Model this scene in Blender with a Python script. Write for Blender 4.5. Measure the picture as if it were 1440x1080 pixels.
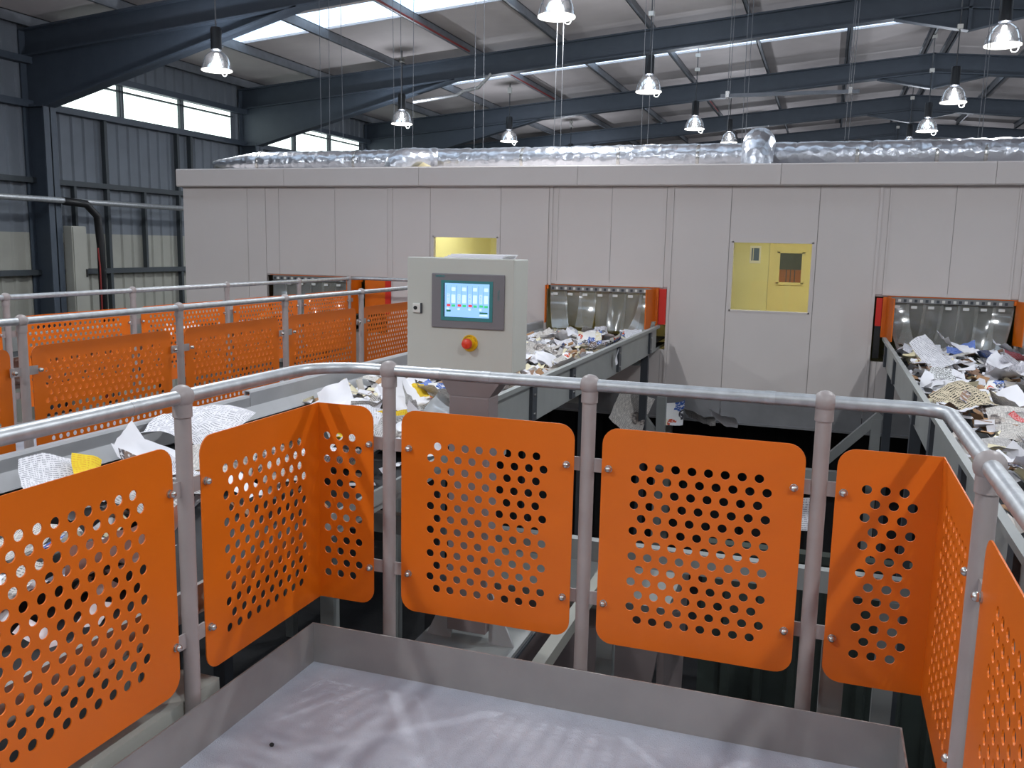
import bpy, bmesh, math, random
from mathutils import Vector, Matrix, noise

# ------------------------------------------------------------------ clear
for o in list(bpy.data.objects): bpy.data.objects.remove(o)
scene = bpy.context.scene
COL = scene.collection
RND = random.Random(7)

# ------------------------------------------------------------------ camera
F_PX, YAW, PITCH, ROLL, CAM_Z = 1255.7, math.radians(19.09), math.radians(8.816), math.radians(-1.1885), 1.56
cyw, syw, cpt, spt = math.cos(YAW), math.sin(YAW), math.cos(PITCH), math.sin(PITCH)
fw = Vector((-syw*cpt, cyw*cpt, -spt)); rt = Vector((cyw, syw, 0)); dn = fw.cross(rt)
rt2 = math.cos(ROLL)*rt + math.sin(ROLL)*dn; dn2 = -math.sin(ROLL)*rt + math.cos(ROLL)*dn
cam_d = bpy.data.cameras.new('camera'); cam = bpy.data.objects.new('camera', cam_d); COL.objects.link(cam)
cam_d.sensor_width = 36; cam_d.lens = 36*F_PX/1440; cam_d.clip_start = .05; cam_d.clip_end = 300
mw = Matrix.Identity(4)
for i, v in enumerate((rt2, -dn2, -fw)):
    for j in range(3): mw[j][i] = v[j]
mw[0][3], mw[1][3], mw[2][3] = 0, 0, CAM_Z
cam.matrix_world = mw
scene.camera = cam

# ------------------------------------------------------------------ sky and exposure
world = bpy.data.worlds.new('overcast_sky'); scene.world = world; world.use_nodes = True
bg = world.node_tree.nodes['Background']
bg.inputs[0].default_value = (.80, .90, 1.0, 1); bg.inputs[1].default_value = 4.0
vs = scene.view_settings
vs.view_transform = 'Standard'; vs.look = 'None'; vs.gamma = 1; vs.use_curve_mapping = False
vs.exposure = -0.5
LAMP_W = 700            # power of one high-bay lamp
CABIN_W = 44            # power of one fluorescent batten in the sorting cabin

# ------------------------------------------------------------------ materials
def lin(c):
    return tuple(((v/255)/12.92 if v/255 <= .04045 else ((v/255+.055)/1.055)**2.4) for v in c)
MATS = {}
def mat(name, rgb, rough=.5, metal=0, var=0, vscale=6, bump=0, bscale=60, rgb2=None, spec=.5, emit=None, estr=0, coat=0):
    m = bpy.data.materials.new(name); m.use_nodes = True; nt = m.node_tree; N = nt.nodes; L = nt.links
    b = N['Principled BSDF']; c = lin(rgb)
    b.inputs['Base Color'].default_value = (*c, 1); b.inputs['Roughness'].default_value = rough
    b.inputs['Metallic'].default_value = metal; b.inputs['Specular IOR Level'].default_value = spec
    if coat: b.inputs['Coat Weight'].default_value = coat
    if var or rgb2:
        tc = N.new('ShaderNodeTexCoord'); n = N.new('ShaderNodeTexNoise'); n.inputs['Scale'].default_value = vscale; n.inputs['Detail'].default_value = 5
        r = N.new('ShaderNodeValToRGB'); r.color_ramp.elements[0].position = .35; r.color_ramp.elements[1].position = .68
        c2 = lin(rgb2) if rgb2 else tuple(v*(1-var) for v in c)
        r.color_ramp.elements[0].color = (*c2, 1); r.color_ramp.elements[1].color = (*(c if rgb2 else tuple(min(1, v*(1+var)) for v in c)), 1)
        L.new(tc.outputs['Object'], n.inputs['Vector']); L.new(n.outputs['Fac'], r.inputs['Fac']); L.new(r.outputs['Color'], b.inputs['Base Color'])
    if bump:
        tc2 = N.new('ShaderNodeTexCoord'); n2 = N.new('ShaderNodeTexNoise'); n2.inputs['Scale'].default_value = bscale; n2.inputs['Detail'].default_value = 4
        bp = N.new('ShaderNodeBump'); bp.inputs['Strength'].default_value = bump; bp.inputs['Distance'].default_value = .01
        L.new(tc2.outputs['Object'], n2.inputs['Vector']); L.new(n2.outputs['Fac'], bp.inputs['Height']); L.new(bp.outputs['Normal'], b.inputs['Normal'])
    if emit:
        b.inputs['Emission Color'].default_value = (*lin(emit), 1); b.inputs['Emission Strength'].default_value = estr
    MATS[name] = m
    return m

mat('orange_paint', (218, 105, 6), .42, var=.04, vscale=3, bump=.03, bscale=300)
mat('post_grey', (158, 148, 146), .42, var=.05, vscale=9)
mat('galvanised', (190, 192, 194), .42, .7, var=.12, vscale=25, bump=.05, bscale=90)
mat('toe_steel', (158, 155, 153), .42, .35, var=.08, vscale=4, bump=.03)
mat('deck', (198, 202, 212), .95, 0, rgb2=(174, 178, 190), vscale=3.5, bump=.6, bscale=220)
mat('bolt_steel', (200, 198, 194), .25, .9)
mat('cabin_panel', (208, 199, 195), .5, var=.02, vscale=1.2)
mat('cabin_joint', (168, 160, 157), .7)
mat('cabin_skirt', (120, 120, 122), .55, var=.08, vscale=5)
mat('steel_blue', (66, 75, 86), .5, var=.06, vscale=4)
mat('purlin_steel', (116, 120, 126), .45, .3, var=.1, vscale=6)
mat('roof_sheet', (198, 190, 188), .7, var=.05, vscale=1.5)
mat('clad_grey', (112, 118, 126), .6, var=.06, vscale=2)
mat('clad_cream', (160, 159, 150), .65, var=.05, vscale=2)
mat('concrete', (66, 66, 68), .9, rgb2=(48, 48, 50), vscale=1.5, bump=.3, bscale=20)
mat('undercabin_shade', (34, 34, 36), .9, var=.2, vscale=2)  # near-black base colour carries the shade below the cabin
mat('conveyor_grey', (146, 148, 146), .45, var=.05, vscale=5)
mat('conveyor_light', (176, 176, 178), .45, .1, var=.05, vscale=5)
mat('stiffener', (62, 66, 72), .5)
mat('bay_green', (62, 70, 66), .6, var=.08)
mat('girt_dark', (60, 66, 70), .6)
mat('dull_red', (130, 36, 34), .6)
mat('belt_rubber', (30, 31, 34), .75, var=.2, vscale=8)
mat('panel_box', (196, 196, 188), .45, var=.015, vscale=3, bump=.04, bscale=400)
mat('bezel', (122, 118, 122), .5)
mat('teal', (60, 132, 134), .5)
mat('estop_yellow', (236, 184, 20), .4)
mat('estop_red', (226, 62, 36), .35)
mat('black_plastic', (24, 24, 26), .45)
mat('white_plastic', (222, 220, 214), .5)
mat('screen_blue', (120, 180, 235), .3, emit=(158, 196, 238), estr=1.15)
mat('screen_pale', (190, 220, 248), .3, emit=(196, 224, 250), estr=1.3)
mat('screen_line', (90, 140, 200), .3, emit=(92, 146, 205), estr=.8)
mat('screen_red', (226, 70, 80), .3, emit=(230, 70, 80), estr=.9)
mat('screen_green', (70, 200, 130), .3, emit=(70, 205, 130), estr=.9)
mat('screen_dark', (40, 110, 90), .3, emit=(40, 110, 90), estr=.8)
mat('logo_teal', (40, 150, 150), .5)
mat('pedestal', (134, 122, 122), .5, var=.04)
mat('lamp_black', (22, 24, 28), .4)
mat('lamp_bulb', (255, 250, 240), .3, emit=(255, 250, 238), estr=10)
mat('wire', (104, 106, 110), .6)
mat('red_paint', (206, 40, 28), .45)
mat('room_yellow', (228, 222, 176), .7, var=.03, vscale=2)
mat('room_door', (226, 214, 164), .6, var=.03, vscale=2)
mat('room_floor', (150, 140, 90), .8)
mat('sign_blue', (70, 96, 140), .5)
mat('tube_light', (255, 244, 200), .3, emit=(255, 238, 190), estr=4)
mat('tan_tape', (206, 190, 150), .7)
mat('rail_perforated', (150, 150, 150), .35, .6)

def foil():
    m = mat('foil', (206, 208, 214), .3, .9)
    nt = m.node_tree; N = nt.nodes; L = nt.links; b = N['Principled BSDF']
    tc = N.new('ShaderNodeTexCoord'); v = N.new('ShaderNodeTexVoronoi'); v.inputs['Scale'].default_value = 10
    n = N.new('ShaderNodeTexNoise'); n.inputs['Scale'].default_value = 9; n.inputs['Detail'].default_value = 6
    a = N.new('ShaderNodeMath'); a.operation = 'ADD'
    bp = N.new('ShaderNodeBump'); bp.inputs['Strength'].default_value = .42; bp.inputs['Distance'].default_value = .03
    L.new(tc.outputs['Object'], v.inputs['Vector']); L.new(tc.outputs['Object'], n.inputs['Vector'])
    L.new(v.outputs['Distance'], a.inputs[0]); L.new(n.outputs['Fac'], a.inputs[1]); L.new(a.outputs[0], bp.inputs['Height']); L.new(bp.outputs['Normal'], b.inputs['Normal'])
foil()
def clear_mat(name, tint, opacity, rough=.12, alpha_glossy=.2):
    m = bpy.data.materials.new(name); m.use_nodes = True; nt = m.node_tree; N = nt.nodes; L = nt.links
    out = N['Material Output']; N.remove(N['Principled BSDF'])
    t = N.new('ShaderNodeBsdfTransparent'); t.inputs[0].default_value = (*lin(tint), 1)
    d = N.new('ShaderNodeBsdfDiffuse'); d.inputs[0].default_value = (*lin(tint), 1)
    g = N.new('ShaderNodeBsdfGlossy'); g.inputs['Roughness'].default_value = rough
    m1 = N.new('ShaderNodeMixShader'); m1.inputs[0].default_value = opacity; m2 = N.new('ShaderNodeMixShader'); m2.inputs[0].default_value = alpha_glossy
    L.new(t.outputs[0], m1.inputs[1]); L.new(d.outputs[0], m1.inputs[2]); L.new(m1.outputs[0], m2.inputs[1]); L.new(g.outputs[0], m2.inputs[2]); L.new(m2.outputs[0], out.inputs[0])
    MATS[name] = m
clear_mat('pvc_strip', (228, 228, 222), .24, .12, .13)
clear_mat('window_glass', (250, 252, 245), .02, .03, .03)
clear_mat('rooflight_grp', (240, 246, 252), .12, .3, .03)
clear_mat('lamp_dome', (166, 168, 174), .004, .10, .58)
def lamp_glass():
    m = bpy.data.materials.new('lamp_glass'); m.use_nodes = True; nt = m.node_tree; N = nt.nodes; L = nt.links
    out = N['Material Output']; N.remove(N['Principled BSDF'])
    t = N.new('ShaderNodeBsdfTransparent'); e = N.new('ShaderNodeEmission'); e.inputs[0].default_value = (1, .98, .92, 1); e.inputs[1].default_value = 5
    a = N.new('ShaderNodeMixShader'); a.inputs[0].default_value = .4; L.new(t.outputs[0], a.inputs[1]); L.new(e.outputs[0], a.inputs[2]); L.new(a.outputs[0], out.inputs[0])
    MATS['lamp_glass'] = m
lamp_glass()
clear_mat('plastic_film', (236, 240, 244), .45, .15, .22)

def paper_mat(name, base, kind, ink=(40, 40, 44), amount=.5, scale=1, cols=None):
    m = bpy.data.materials.new(name); m.use_nodes = True; nt = m.node_tree; N = nt.nodes; L = nt.links
    b = N['Principled BSDF']; b.inputs['Roughness'].default_value = .75; b.inputs['Specular IOR Level'].default_value = .25
    b.inputs['Base Color'].default_value = (*lin(base), 1)
    uv = N.new('ShaderNodeUVMap')
    def mix(fac, c1, c2):
        x = N.new('ShaderNodeMixRGB')
        if hasattr(fac, 'is_linked'): L.new(fac, x.inputs[0])
        else: x.inputs[0].default_value = fac
        for i, c in ((1, c1), (2, c2)):
            if hasattr(c, 'is_linked'): L.new(c, x.inputs[i])
            else: x.inputs[i].default_value = (*lin(c), 1)
        return x.outputs[0]
    def thr(sock, lo, hi):
        r = N.new('ShaderNodeMapRange'); r.inputs[1].default_value = lo; r.inputs[2].default_value = hi; L.new(sock, r.inputs[0]); return r.outputs[0]
    if kind in ('text', 'news'):
        w = N.new('ShaderNodeTexWave'); w.bands_direction = 'Y'; w.inputs['Scale'].default_value = 9*scale; L.new(uv.outputs[0], w.inputs[0])
        mp = N.new('ShaderNodeMapping'); mp.inputs['Scale'].default_value = (30*scale, 4.5*scale, 1); L.new(uv.outputs[0], mp.inputs[0])
        n = N.new('ShaderNodeTexNoise'); n.inputs['Scale'].default_value = 1.5; L.new(mp.outputs[0], n.inputs[0])
        mu = N.new('ShaderNodeMath'); mu.operation = 'MULTIPLY'; L.new(thr(w.outputs['Fac'], .5, .6), mu.inputs[0]); L.new(thr(n.outputs['Fac'], .42, .5), mu.inputs[1])
        ms = N.new('ShaderNodeMath'); ms.operation = 'MULTIPLY'; ms.inputs[1].default_value = amount; L.new(mu.outputs[0], ms.inputs[0])
        col = mix(ms.outputs[0], base, ink)
        if kind == 'news':
            v = N.new('ShaderNodeTexVoronoi'); v.distance = 'CHEBYCHEV'; v.inputs['Scale'].default_value = 2.6; L.new(uv.outputs[0], v.inputs[0])
            sp = N.new('ShaderNodeSeparateColor'); L.new(v.outputs['Color'], sp.inputs[0])
            n3 = N.new('ShaderNodeTexNoise'); n3.inputs['Scale'].default_value = 12; L.new(uv.outputs[0], n3.inputs[0])
            pic = mix(thr(n3.outputs['Fac'], .35, .65), (90, 84, 84), (190, 180, 172))
            col = mix(thr(sp.outputs[0], .74, .76), col, pic)
        L.new(col, b.inputs['Base Color'])
    elif kind == 'ad':
        v = N.new('ShaderNodeTexVoronoi'); v.distance = 'CHEBYCHEV'; v.inputs['Scale'].default_value = 3.2*scale; L.new(uv.outputs[0], v.inputs[0])
        sp = N.new('ShaderNodeSeparateColor'); L.new(v.outputs['Color'], sp.inputs[0])
        r = N.new('ShaderNodeValToRGB'); r.color_ramp.interpolation = 'CONSTANT'
        els = r.color_ramp.elements
        while len(els) < len(cols): els.new(.5)
        for i, c in enumerate(cols): els[i].position = i/len(cols); els[i].color = (*lin(c), 1)
        L.new(sp.outputs[0], r.inputs[0])
        n3 = N.new('ShaderNodeTexNoise'); n3.inputs['Scale'].default_value = 16; L.new(uv.outputs[0], n3.inputs[0])
        col = mix(thr(n3.outputs['Fac'], .5, .62), r.outputs[0], base)
        L.new(col, b.inputs['Base Color'])
    elif kind == 'letters':
        br = N.new('ShaderNodeTexBrick'); br.inputs['Scale'].default_value = 9; br.inputs['Mortar Size'].default_value = .035
        br.inputs['Color1'].default_value = (*lin(ink), 1); br.inputs['Color2'].default_value = (*lin((70, 66, 62)), 1); br.inputs['Mortar'].default_value = (*lin(base), 1)
        n3 = N.new('ShaderNodeTexNoise'); n3.inputs['Scale'].default_value = 22; L.new(uv.outputs[0], n3.inputs[0]); L.new(uv.outputs[0], br.inputs[0])
        col = mix(thr(n3.outputs['Fac'], .45, .52), base, br.outputs[0]); L.new(col, b.inputs['Base Color'])
    MATS[name] = m
paper_mat('paper_white', (236, 234, 238), 'plain')
paper_mat('paper_text', (232, 230, 234), 'text', (90, 90, 104), .6)
paper_mat('paper_news', (214, 208, 202), 'news', (60, 58, 58), .7, 1.3)
paper_mat('paper_grey', (190, 186, 184), 'news', (60, 58, 60), .6, 1)
paper_mat('paper_ad', (238, 236, 236), 'ad', cols=[(240, 238, 240), (60, 96, 170), (238, 236, 232), (214, 90, 60), (240, 240, 240), (232, 222, 190), (70, 70, 76)])
paper_mat('paper_dark', (200, 196, 198), 'ad', cols=[(70, 62, 66), (120, 100, 90), (46, 60, 100), (150, 120, 100), (60, 60, 64)])
paper_mat('paper_letters', (206, 192, 166), 'text', (40, 36, 34), .95, .5)
paper_mat('paper_bw', (226, 226, 226), 'letters', (16, 16, 18))
paper_mat('paper_blue', (70, 110, 196), 'text', (230, 230, 240), .5)
paper_mat('paper_navy', (40, 50, 96), 'plain')
paper_mat('paper_magenta', (186, 44, 92), 'plain')
paper_mat('paper_red', (206, 74, 74), 'text', (240, 230, 230), .6)
paper_mat('paper_yellow', (236, 204, 50), 'text', (200, 60, 40), .35)
paper_mat('paper_lime', (226, 228, 168), 'plain')
paper_mat('cardboard', (172, 134, 100), 'plain')
PAPER_PALETTE = ['paper_white', 'paper_text', 'paper_news', 'paper_grey', 'paper_ad', 'paper_dark']

# ------------------------------------------------------------------ helpers
WLOC = {}
class MB:
    def __init__(s): s.v = []; s.f = []; s.uv = None; s.mi = []
    def add(s, vs, fs):
        o = len(s.v); s.v += [tuple(p) for p in vs]; s.f += [tuple(i+o for i in f) for f in fs]; return s
    def box(s, x0, x1, y0, y1, z0, z1):
        x0, x1 = min(x0, x1), max(x0, x1); y0, y1 = min(y0, y1), max(y0, y1); z0, z1 = min(z0, z1), max(z0, z1)
        return s.add([(x0,y0,z0),(x1,y0,z0),(x1,y1,z0),(x0,y1,z0),(x0,y0,z1),(x1,y0,z1),(x1,y1,z1),(x0,y1,z1)],
                     [(0,3,2,1),(4,5,6,7),(0,1,5,4),(1,2,6,5),(2,3,7,6),(3,0,4,7)])
    def path(s, pts, r, n=12, cap=True, rs=None):
        pts = [Vector(p) for p in pts]; rings = []; prev = None
        for i, p in enumerate(pts):
            t = (pts[min(i+1, len(pts)-1)] - pts[max(i-1, 0)]).normalized()
            if prev is None:
                a = Vector((0,0,1)) if abs(t.z) < .9 else Vector((1,0,0))
                u = t.cross(a).normalized()
            else:
                u = (prev - t*prev.dot(t)).normalized()
            prev = u; w = t.cross(u); rr = rs[i] if rs else r
            rings.append([p + (u*math.cos(2*math.pi*k/n) + w*math.sin(2*math.pi*k/n))*rr for k in range(n)])
        vs = [q for ring in rings for q in ring]; fs = []
        for i in range(len(pts)-1):
            for k in range(n):
                fs.append((i*n+k, i*n+(k+1) % n, (i+1)*n+(k+1) % n, (i+1)*n+k))
        if cap:
            fs.append(tuple(reversed(range(n)))); fs.append(tuple(range((len(pts)-1)*n, len(pts)*n)))
        return s.add(vs, fs)
    def tube(s, p0, p1, r, n=12): return s.path([p0, p1], r, n)
    def lathe(s, prof, n=24, c=(0,0,0), axis='z', close=True):
        vs = []; fs = []; m = len(prof)
        for k in range(n):
            a = 2*math.pi*k/n
            for r, h in prof:
                q = (r*math.cos(a), r*math.sin(a), h)
                if axis == 'y': q = (q[0], q[2], q[1])
                if axis == 'x': q = (q[2], q[0], q[1])
                vs.append((q[0]+c[0], q[1]+c[1], q[2]+c[2]))
        for k in range(n):
            for i in range(m-1):
                fs.append((k*m+i, ((k+1) % n)*m+i, ((k+1) % n)*m+i+1, k*m+i+1))
        return s.add(vs, fs)
    def sphere(s, c, r, n=14, m=8):
        return s.lathe([(max(1e-4, r*math.sin(math.pi*i/m)), -r*math.cos(math.pi*i/m)) for i in range(m+1)], n, c)
    def prism(s, poly, plane, a, b):
        # poly: list of 2D points in plane ('xz','yz','xy'), extruded along the remaining axis from a to b
        def P(q, w):
            return {'xz': (q[0], w, q[1]), 'yz': (w, q[0], q[1]), 'xy': (q[0], q[1], w)}[plane]
        n = len(poly); vs = [P(q, a) for q in poly] + [P(q, b) for q in poly]
        fs = [tuple(range(n)), tuple(reversed(range(n, 2*n)))] + [(i, (i+1) % n, n+(i+1) % n, n+i) for i in range(n)]
        return s.add(vs, fs)
    def beam(s, p0, p1, w, h):
        p0, p1 = Vector(p0), Vector(p1); t = (p1-p0).normalized()
        a = Vector((0,0,1)) if abs(t.z) < .95 else Vector((0,1,0))
        u = t.cross(a).normalized()*w/2; v = u.cross(t).normalized()*h/2
        vs = [p+q for p in (p0, p1) for q in (-u-v, u-v, u+v, -u+v)]
        return s.add(vs, [(0,1,2,3),(7,6,5,4),(0,4,5,1),(1,5,6,2),(2,6,7,3),(3,7,4,0)])
    def build(s, name, m=None, parent=None, smooth=False, bevel=0, mats=None):
        n = len(s.v); xs = list(zip(*s.v)); c = Vector([(min(q)+max(q))/2 for q in xs])
        if parent is None: c.z = min(xs[2])
        me = bpy.data.meshes.new(name); me.from_pydata([tuple(Vector(p)-c) for p in s.v], [], s.f)
        bm = bmesh.new(); bm.from_mesh(me); bmesh.ops.recalc_face_normals(bm, faces=bm.faces)
        if bevel: bmesh.ops.bevel(bm, geom=list(bm.edges), offset=bevel, segments=2, profile=.6, affect='EDGES', clamp_overlap=True)
        bm.to_mesh(me); bm.free()
        if smooth:
            for p in me.polygons: p.use_smooth = True
            if smooth == 'angle': me.set_sharp_from_angle(angle=math.radians(40))
        if mats:
            for q in mats: me.materials.append(MATS[q])
            if s.mi:
                for p, i in zip(me.polygons, s.mi): p.material_index = i
        else: me.materials.append(MATS[m] if isinstance(m, str) else m)
        return place(name, me, c, parent)
def place(name, me, c, parent=None):
    o = bpy.data.objects.new(name, me); COL.objects.link(o)
    c = Vector(c); WLOC[o.name] = c
    if parent: o.parent = parent; o.location = c - WLOC[parent.name]
    else: o.location = c
    return o
def tag(o, label=None, cat=None, group=None, kind=None):
    if label: o['label'] = label
    if cat: o['category'] = cat
    if group: o['group'] = group
    if kind: o['kind'] = kind
    return o
def thing(name, loc, label=None, cat=None, group=None, kind=None):
    o = bpy.data.objects.new(name, None); COL.objects.link(o); o.location = loc; o.empty_display_size = .1
    WLOC[o.name] = Vector(loc); return tag(o, label, cat, group, kind)
def copy_tree(o, parent=None):
    c = o.copy(); COL.objects.link(c)
    if parent: c.parent = parent
    for ch in o.children: copy_tree(ch, c)
    return c
def boxpart(name, m, parent, *b, bevel=0): return MB().box(*b).build(name, m, parent, bevel=bevel)

# perforated sheet: 2-D outline with holes, extruded
def flat_mesh(outline, holes, thick):
    cu = bpy.data.curves.new('tmp', 'CURVE'); cu.dimensions = '2D'; cu.fill_mode = 'BOTH'; cu.extrude = thick/2
    for loop in [outline]+holes:
        sp = cu.splines.new('POLY'); sp.points.add(len(loop)-1); sp.use_cyclic_u = True
        for p, q in zip(sp.points, loop): p.co = (q[0], q[1], 0, 1)
    ob = bpy.data.objects.new('tmp', cu); COL.objects.link(ob)
    dg = bpy.context.evaluated_depsgraph_get(); me = bpy.data.meshes.new_from_object(ob.evaluated_get(dg))
    vs = [v.co.copy() for v in me.vertices]; fs = [tuple(p.vertices) for p in me.polygons]
    bpy.data.objects.remove(ob); bpy.data.curves.remove(cu); bpy.data.meshes.remove(me)
    return vs, fs
def rounded(x0, x1, y0, y1, r, corners=(1,1,1,1), n=6):
    pts = []
    for i, (cx, cy, a0) in enumerate(((x0, y0, 180), (x1, y0, 270), (x1, y1, 0), (x0, y1, 90))):
        if corners[i]:
            ox = cx + (r if i in (0, 3) else -r); oy = cy + (r if i in (0, 1) else -r)
            for k in range(n+1):
                a = math.radians(a0 + 90*k/n); pts.append((ox+r*math.cos(a), oy+r*math.sin(a)))
        else: pts.append((cx, cy))
    return pts
def hexholes(x0, x1, z0, z1, pitch, row, r, n=14, first_long=False):
    # rows from the top; alternate rows are offset by half a pitch and centred
    out = []; rows = int(round((z1-z0)/row))+1; k = int(round((x1-x0)/pitch))+1
    for j in range(rows):
        z = z1 - j*row; lng = (j % 2 == 1) != first_long; cnt = k+1 if lng else k; xa = (x0+x1)/2-(cnt-1)*pitch/2
        for i in range(cnt):
            cx = xa+i*pitch; out.append([(cx+r*math.cos(-2*math.pi*q/n), z+r*math.sin(-2*math.pi*q/n)) for q in range(n)])
    return out

# ================================================================== THE HALL
GZ = -3.0; XL, XR, YB, YN = -14.0, 18.4, 46.0, -12.0
RX = 2.2; SL = .085
def roof_z(x): return 6.78 - SL*abs(x-RX)
def raft_b(x): return 6.10 - SL*abs(x-RX)
floor = tag(MB().box(XL-.5, XR+.5, YN-.5, YB+.5, GZ-.2, GZ).build('floor', 'concrete'), 'dark concrete hall floor far below the platform', kind='structure')
FRAMES = [-6.2, .2, 6.6, 13.0, 19.4, 25.8, 32.2, 38.6]

# corrugated cladding helper (profile in plan along one axis)
def cladding(name, m, fixed, a0, a1, z0, z1, along='y', pitch=.3, depth=.035, parent=None):
    b = MB(); pts = []; a = a0; k = 0
    while a < a1-1e-6:
        for da, d in ((0, 0), (.62, 0), (.72, 1), (.9, 1), (1, 0)):
            if da == 1: continue
            q = min(a+da*pitch, a1); pts.append((q, d*depth))
        a += pitch
    pts.append((a1, 0)); n = len(pts)
    def P(q, z): return (fixed+q[1], q[0], z) if along == 'y' else (q[0], fixed-q[1], z)
    vs = [P(q, z0) for q in pts]+[P(q, z1) for q in pts]
    b.add(vs, [(i, i+1, n+i+1, n+i) for i in range(n-1)])
    return b.build(name, m, parent)

wl = thing('wall_left', (XL, 16, GZ), 'ribbed grey cladding wall on the left of the hall', kind='structure')
WIN = [(13.45, 19.0), (19.85, 25.4), (26.2, 31.8)]
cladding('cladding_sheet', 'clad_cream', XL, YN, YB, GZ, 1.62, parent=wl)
cladding('cladding_sheet', 'clad_grey', XL, YN, YB, 1.62, 3.98, parent=wl)
edges = [YN]+[v for w in WIN for v in w]+[YB]
for i in range(0, len(edges), 2):
    cladding('cladding_sheet', 'clad_grey', XL, edges[i], edges[i+1], 3.98, 4.72, parent=wl)
cladding('cladding_sheet', 'clad_grey', XL, YN, YB, 4.72, 5.45, parent=wl)
for z in (-1.0, .88, 2.57):
    MB().box(XL+.04, XL+.16, 6.6, 40, z-.05, z+.05).build('girt', 'girt_dark', wl)
MB().box(XL+.04, XL+.2, 6.6, 40, 3.86, 3.98).build('girt', 'steel_blue', wl)
MB().box(XL+.04, XL+.22, 6.6, 40, 4.62, 4.74).build('girt', 'steel_blue', wl)
for y in (10.2, 14.75, 16.9, 17.35, 21.3, 23.6):
    MB().box(XL+.05, XL+.15, y-.035, y+.035, GZ, 3.9).build('sheeting_post', 'girt_dark', wl)
for y in (13.9, 15.8):
    MB().box(XL+.05, XL+.15, y-.03, y+.03, .9, 2.55).build('sheeting_post', 'girt_dark', wl)
for i, (a, b_) in enumerate(WIN):
    w = thing('window_%d' % (i+1), (XL, (a+b_)/2, 3.98), ['long strip window high up between the dark columns on the left', 'strip window behind the second left column, above the duct', 'strip window far back in the left wall'][i], kind='structure')
    n = 3
    for k in range(n):
        y0 = a+(b_-a)*k/n; y1 = a+(b_-a)*(k+1)/n
        MB().box(XL+.02, XL+.03, y0+.03, y1-.03, 4.0, 4.7).build('pane', 'window_glass', w)
        if k: MB().box(XL, XL+.08, y0-.06, y0-.03, 3.98, 4.72).box(XL, XL+.08, y0+.03, y0+.06, 3.98, 4.72).build('mullion', 'girt_dark', w)
    MB().box(XL, XL+.08, a, b_, 4.50, 4.53).build('transom', 'girt_dark', w)
for nm, args, al in (('wall_back', (YB, XL, XR), 'x'), ):
    tag(cladding(nm, 'clad_grey', YB, XL, XR, GZ, 7.0, along='x', pitch=.6), 'grey cladding end wall at the far end of the hall', kind='structure')
tag(MB().box(XL, XR, YN-.1, YN, GZ, 7.0).build('wall_front', 'clad_cream'), 'pale end wall behind the viewer', kind='structure')
tag(MB().box(XR, XR+.1, YN, YB, GZ, 5.6).build('wall_right', 'clad_cream'), 'pale side wall on the right', kind='structure')

# roof: sheets between the rooflight strips, purlins below
ceil = thing('ceiling', (RX, 16, 6.8), 'pale sheeted pitched roof with purlins and rooflight strips', kind='structure')
LIGHTS = [(f+2.3, f+3.5) for f in FRAMES if f < 35]
def slope_slab(b, xa, xb, y0, y1, t=.05):
    za, zb = roof_z(xa), roof_z(xb)
    b.add([(xa,y0,za),(xb,y0,zb),(xb,y1,zb),(xa,y1,za),(xa,y0,za+t),(xb,y0,zb+t),(xb,y1,zb+t),(xa,y1,za+t)],
          [(0,3,2,1),(4,5,6,7),(0,1,5,4),(1,2,6,5),(2,3,7,6),(3,0,4,7)])
ys = [YN]+[v for l in LIGHTS for v in l]+[YB]
for i in range(0, len(ys), 2):
    for xa, xb in ((XL-.1, RX), (RX, XR+.1)):
        b = MB(); slope_slab(b, xa, xb, ys[i], ys[i+1]); b.build('roof_sheet', 'roof_sheet', ceil)
PUR = [-13.7+.0, -11.75, -9.77, -7.79, -5.81, -3.83, -1.85, .13, 1.95]
for (y0, y1) in LIGHTS:
    for xa, xb in ((XL-.1, -12.3), (1.4, RX), (RX, 3.0), (16.5, XR+.1)):
        b = MB(); slope_slab(b, xa, xb, y0, y1); b.build('roof_sheet', 'roof_sheet', ceil)
    cuts = [-12.3]+[x for x in PUR if -12.3 < x < 1.4]+[1.4]
    for a, c in zip(cuts, cuts[1:]):
        b = MB(); slope_slab(b, a, c, y0, y1, .01); b.build('rooflight_pane', 'rooflight_grp', ceil)
    b = MB(); slope_slab(b, 3.0, 16.5, y0, y1, .01); b.build('rooflight_pane', 'rooflight_grp', ceil)
for x in PUR + [2*RX-x for x in PUR]:
    z = roof_z(x)
    for a, c in zip(FRAMES, FRAMES[1:]):
        if a < 6: continue
        b = MB(); b.box(x-.01, x+.01, a, c, z-.2, z-.002).box(x-.01, x+.06, a, c, z-.2, z-.185).box(x-.06, x+.01, a, c, z-.016, z-.002)
        b.build('purlin', 'purlin_steel', ceil)
for x, a, c in ((-7.79, 13.3, 18.9), (-7.79, 20, 25.4), (-3.83, 26, 31)):
    MB().tube((x+.10, a, roof_z(x)-.2), (x+.10, c, roof_z(x)-.2), .02, 8).build('red_pipe', 'dull_red', ceil)

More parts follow.
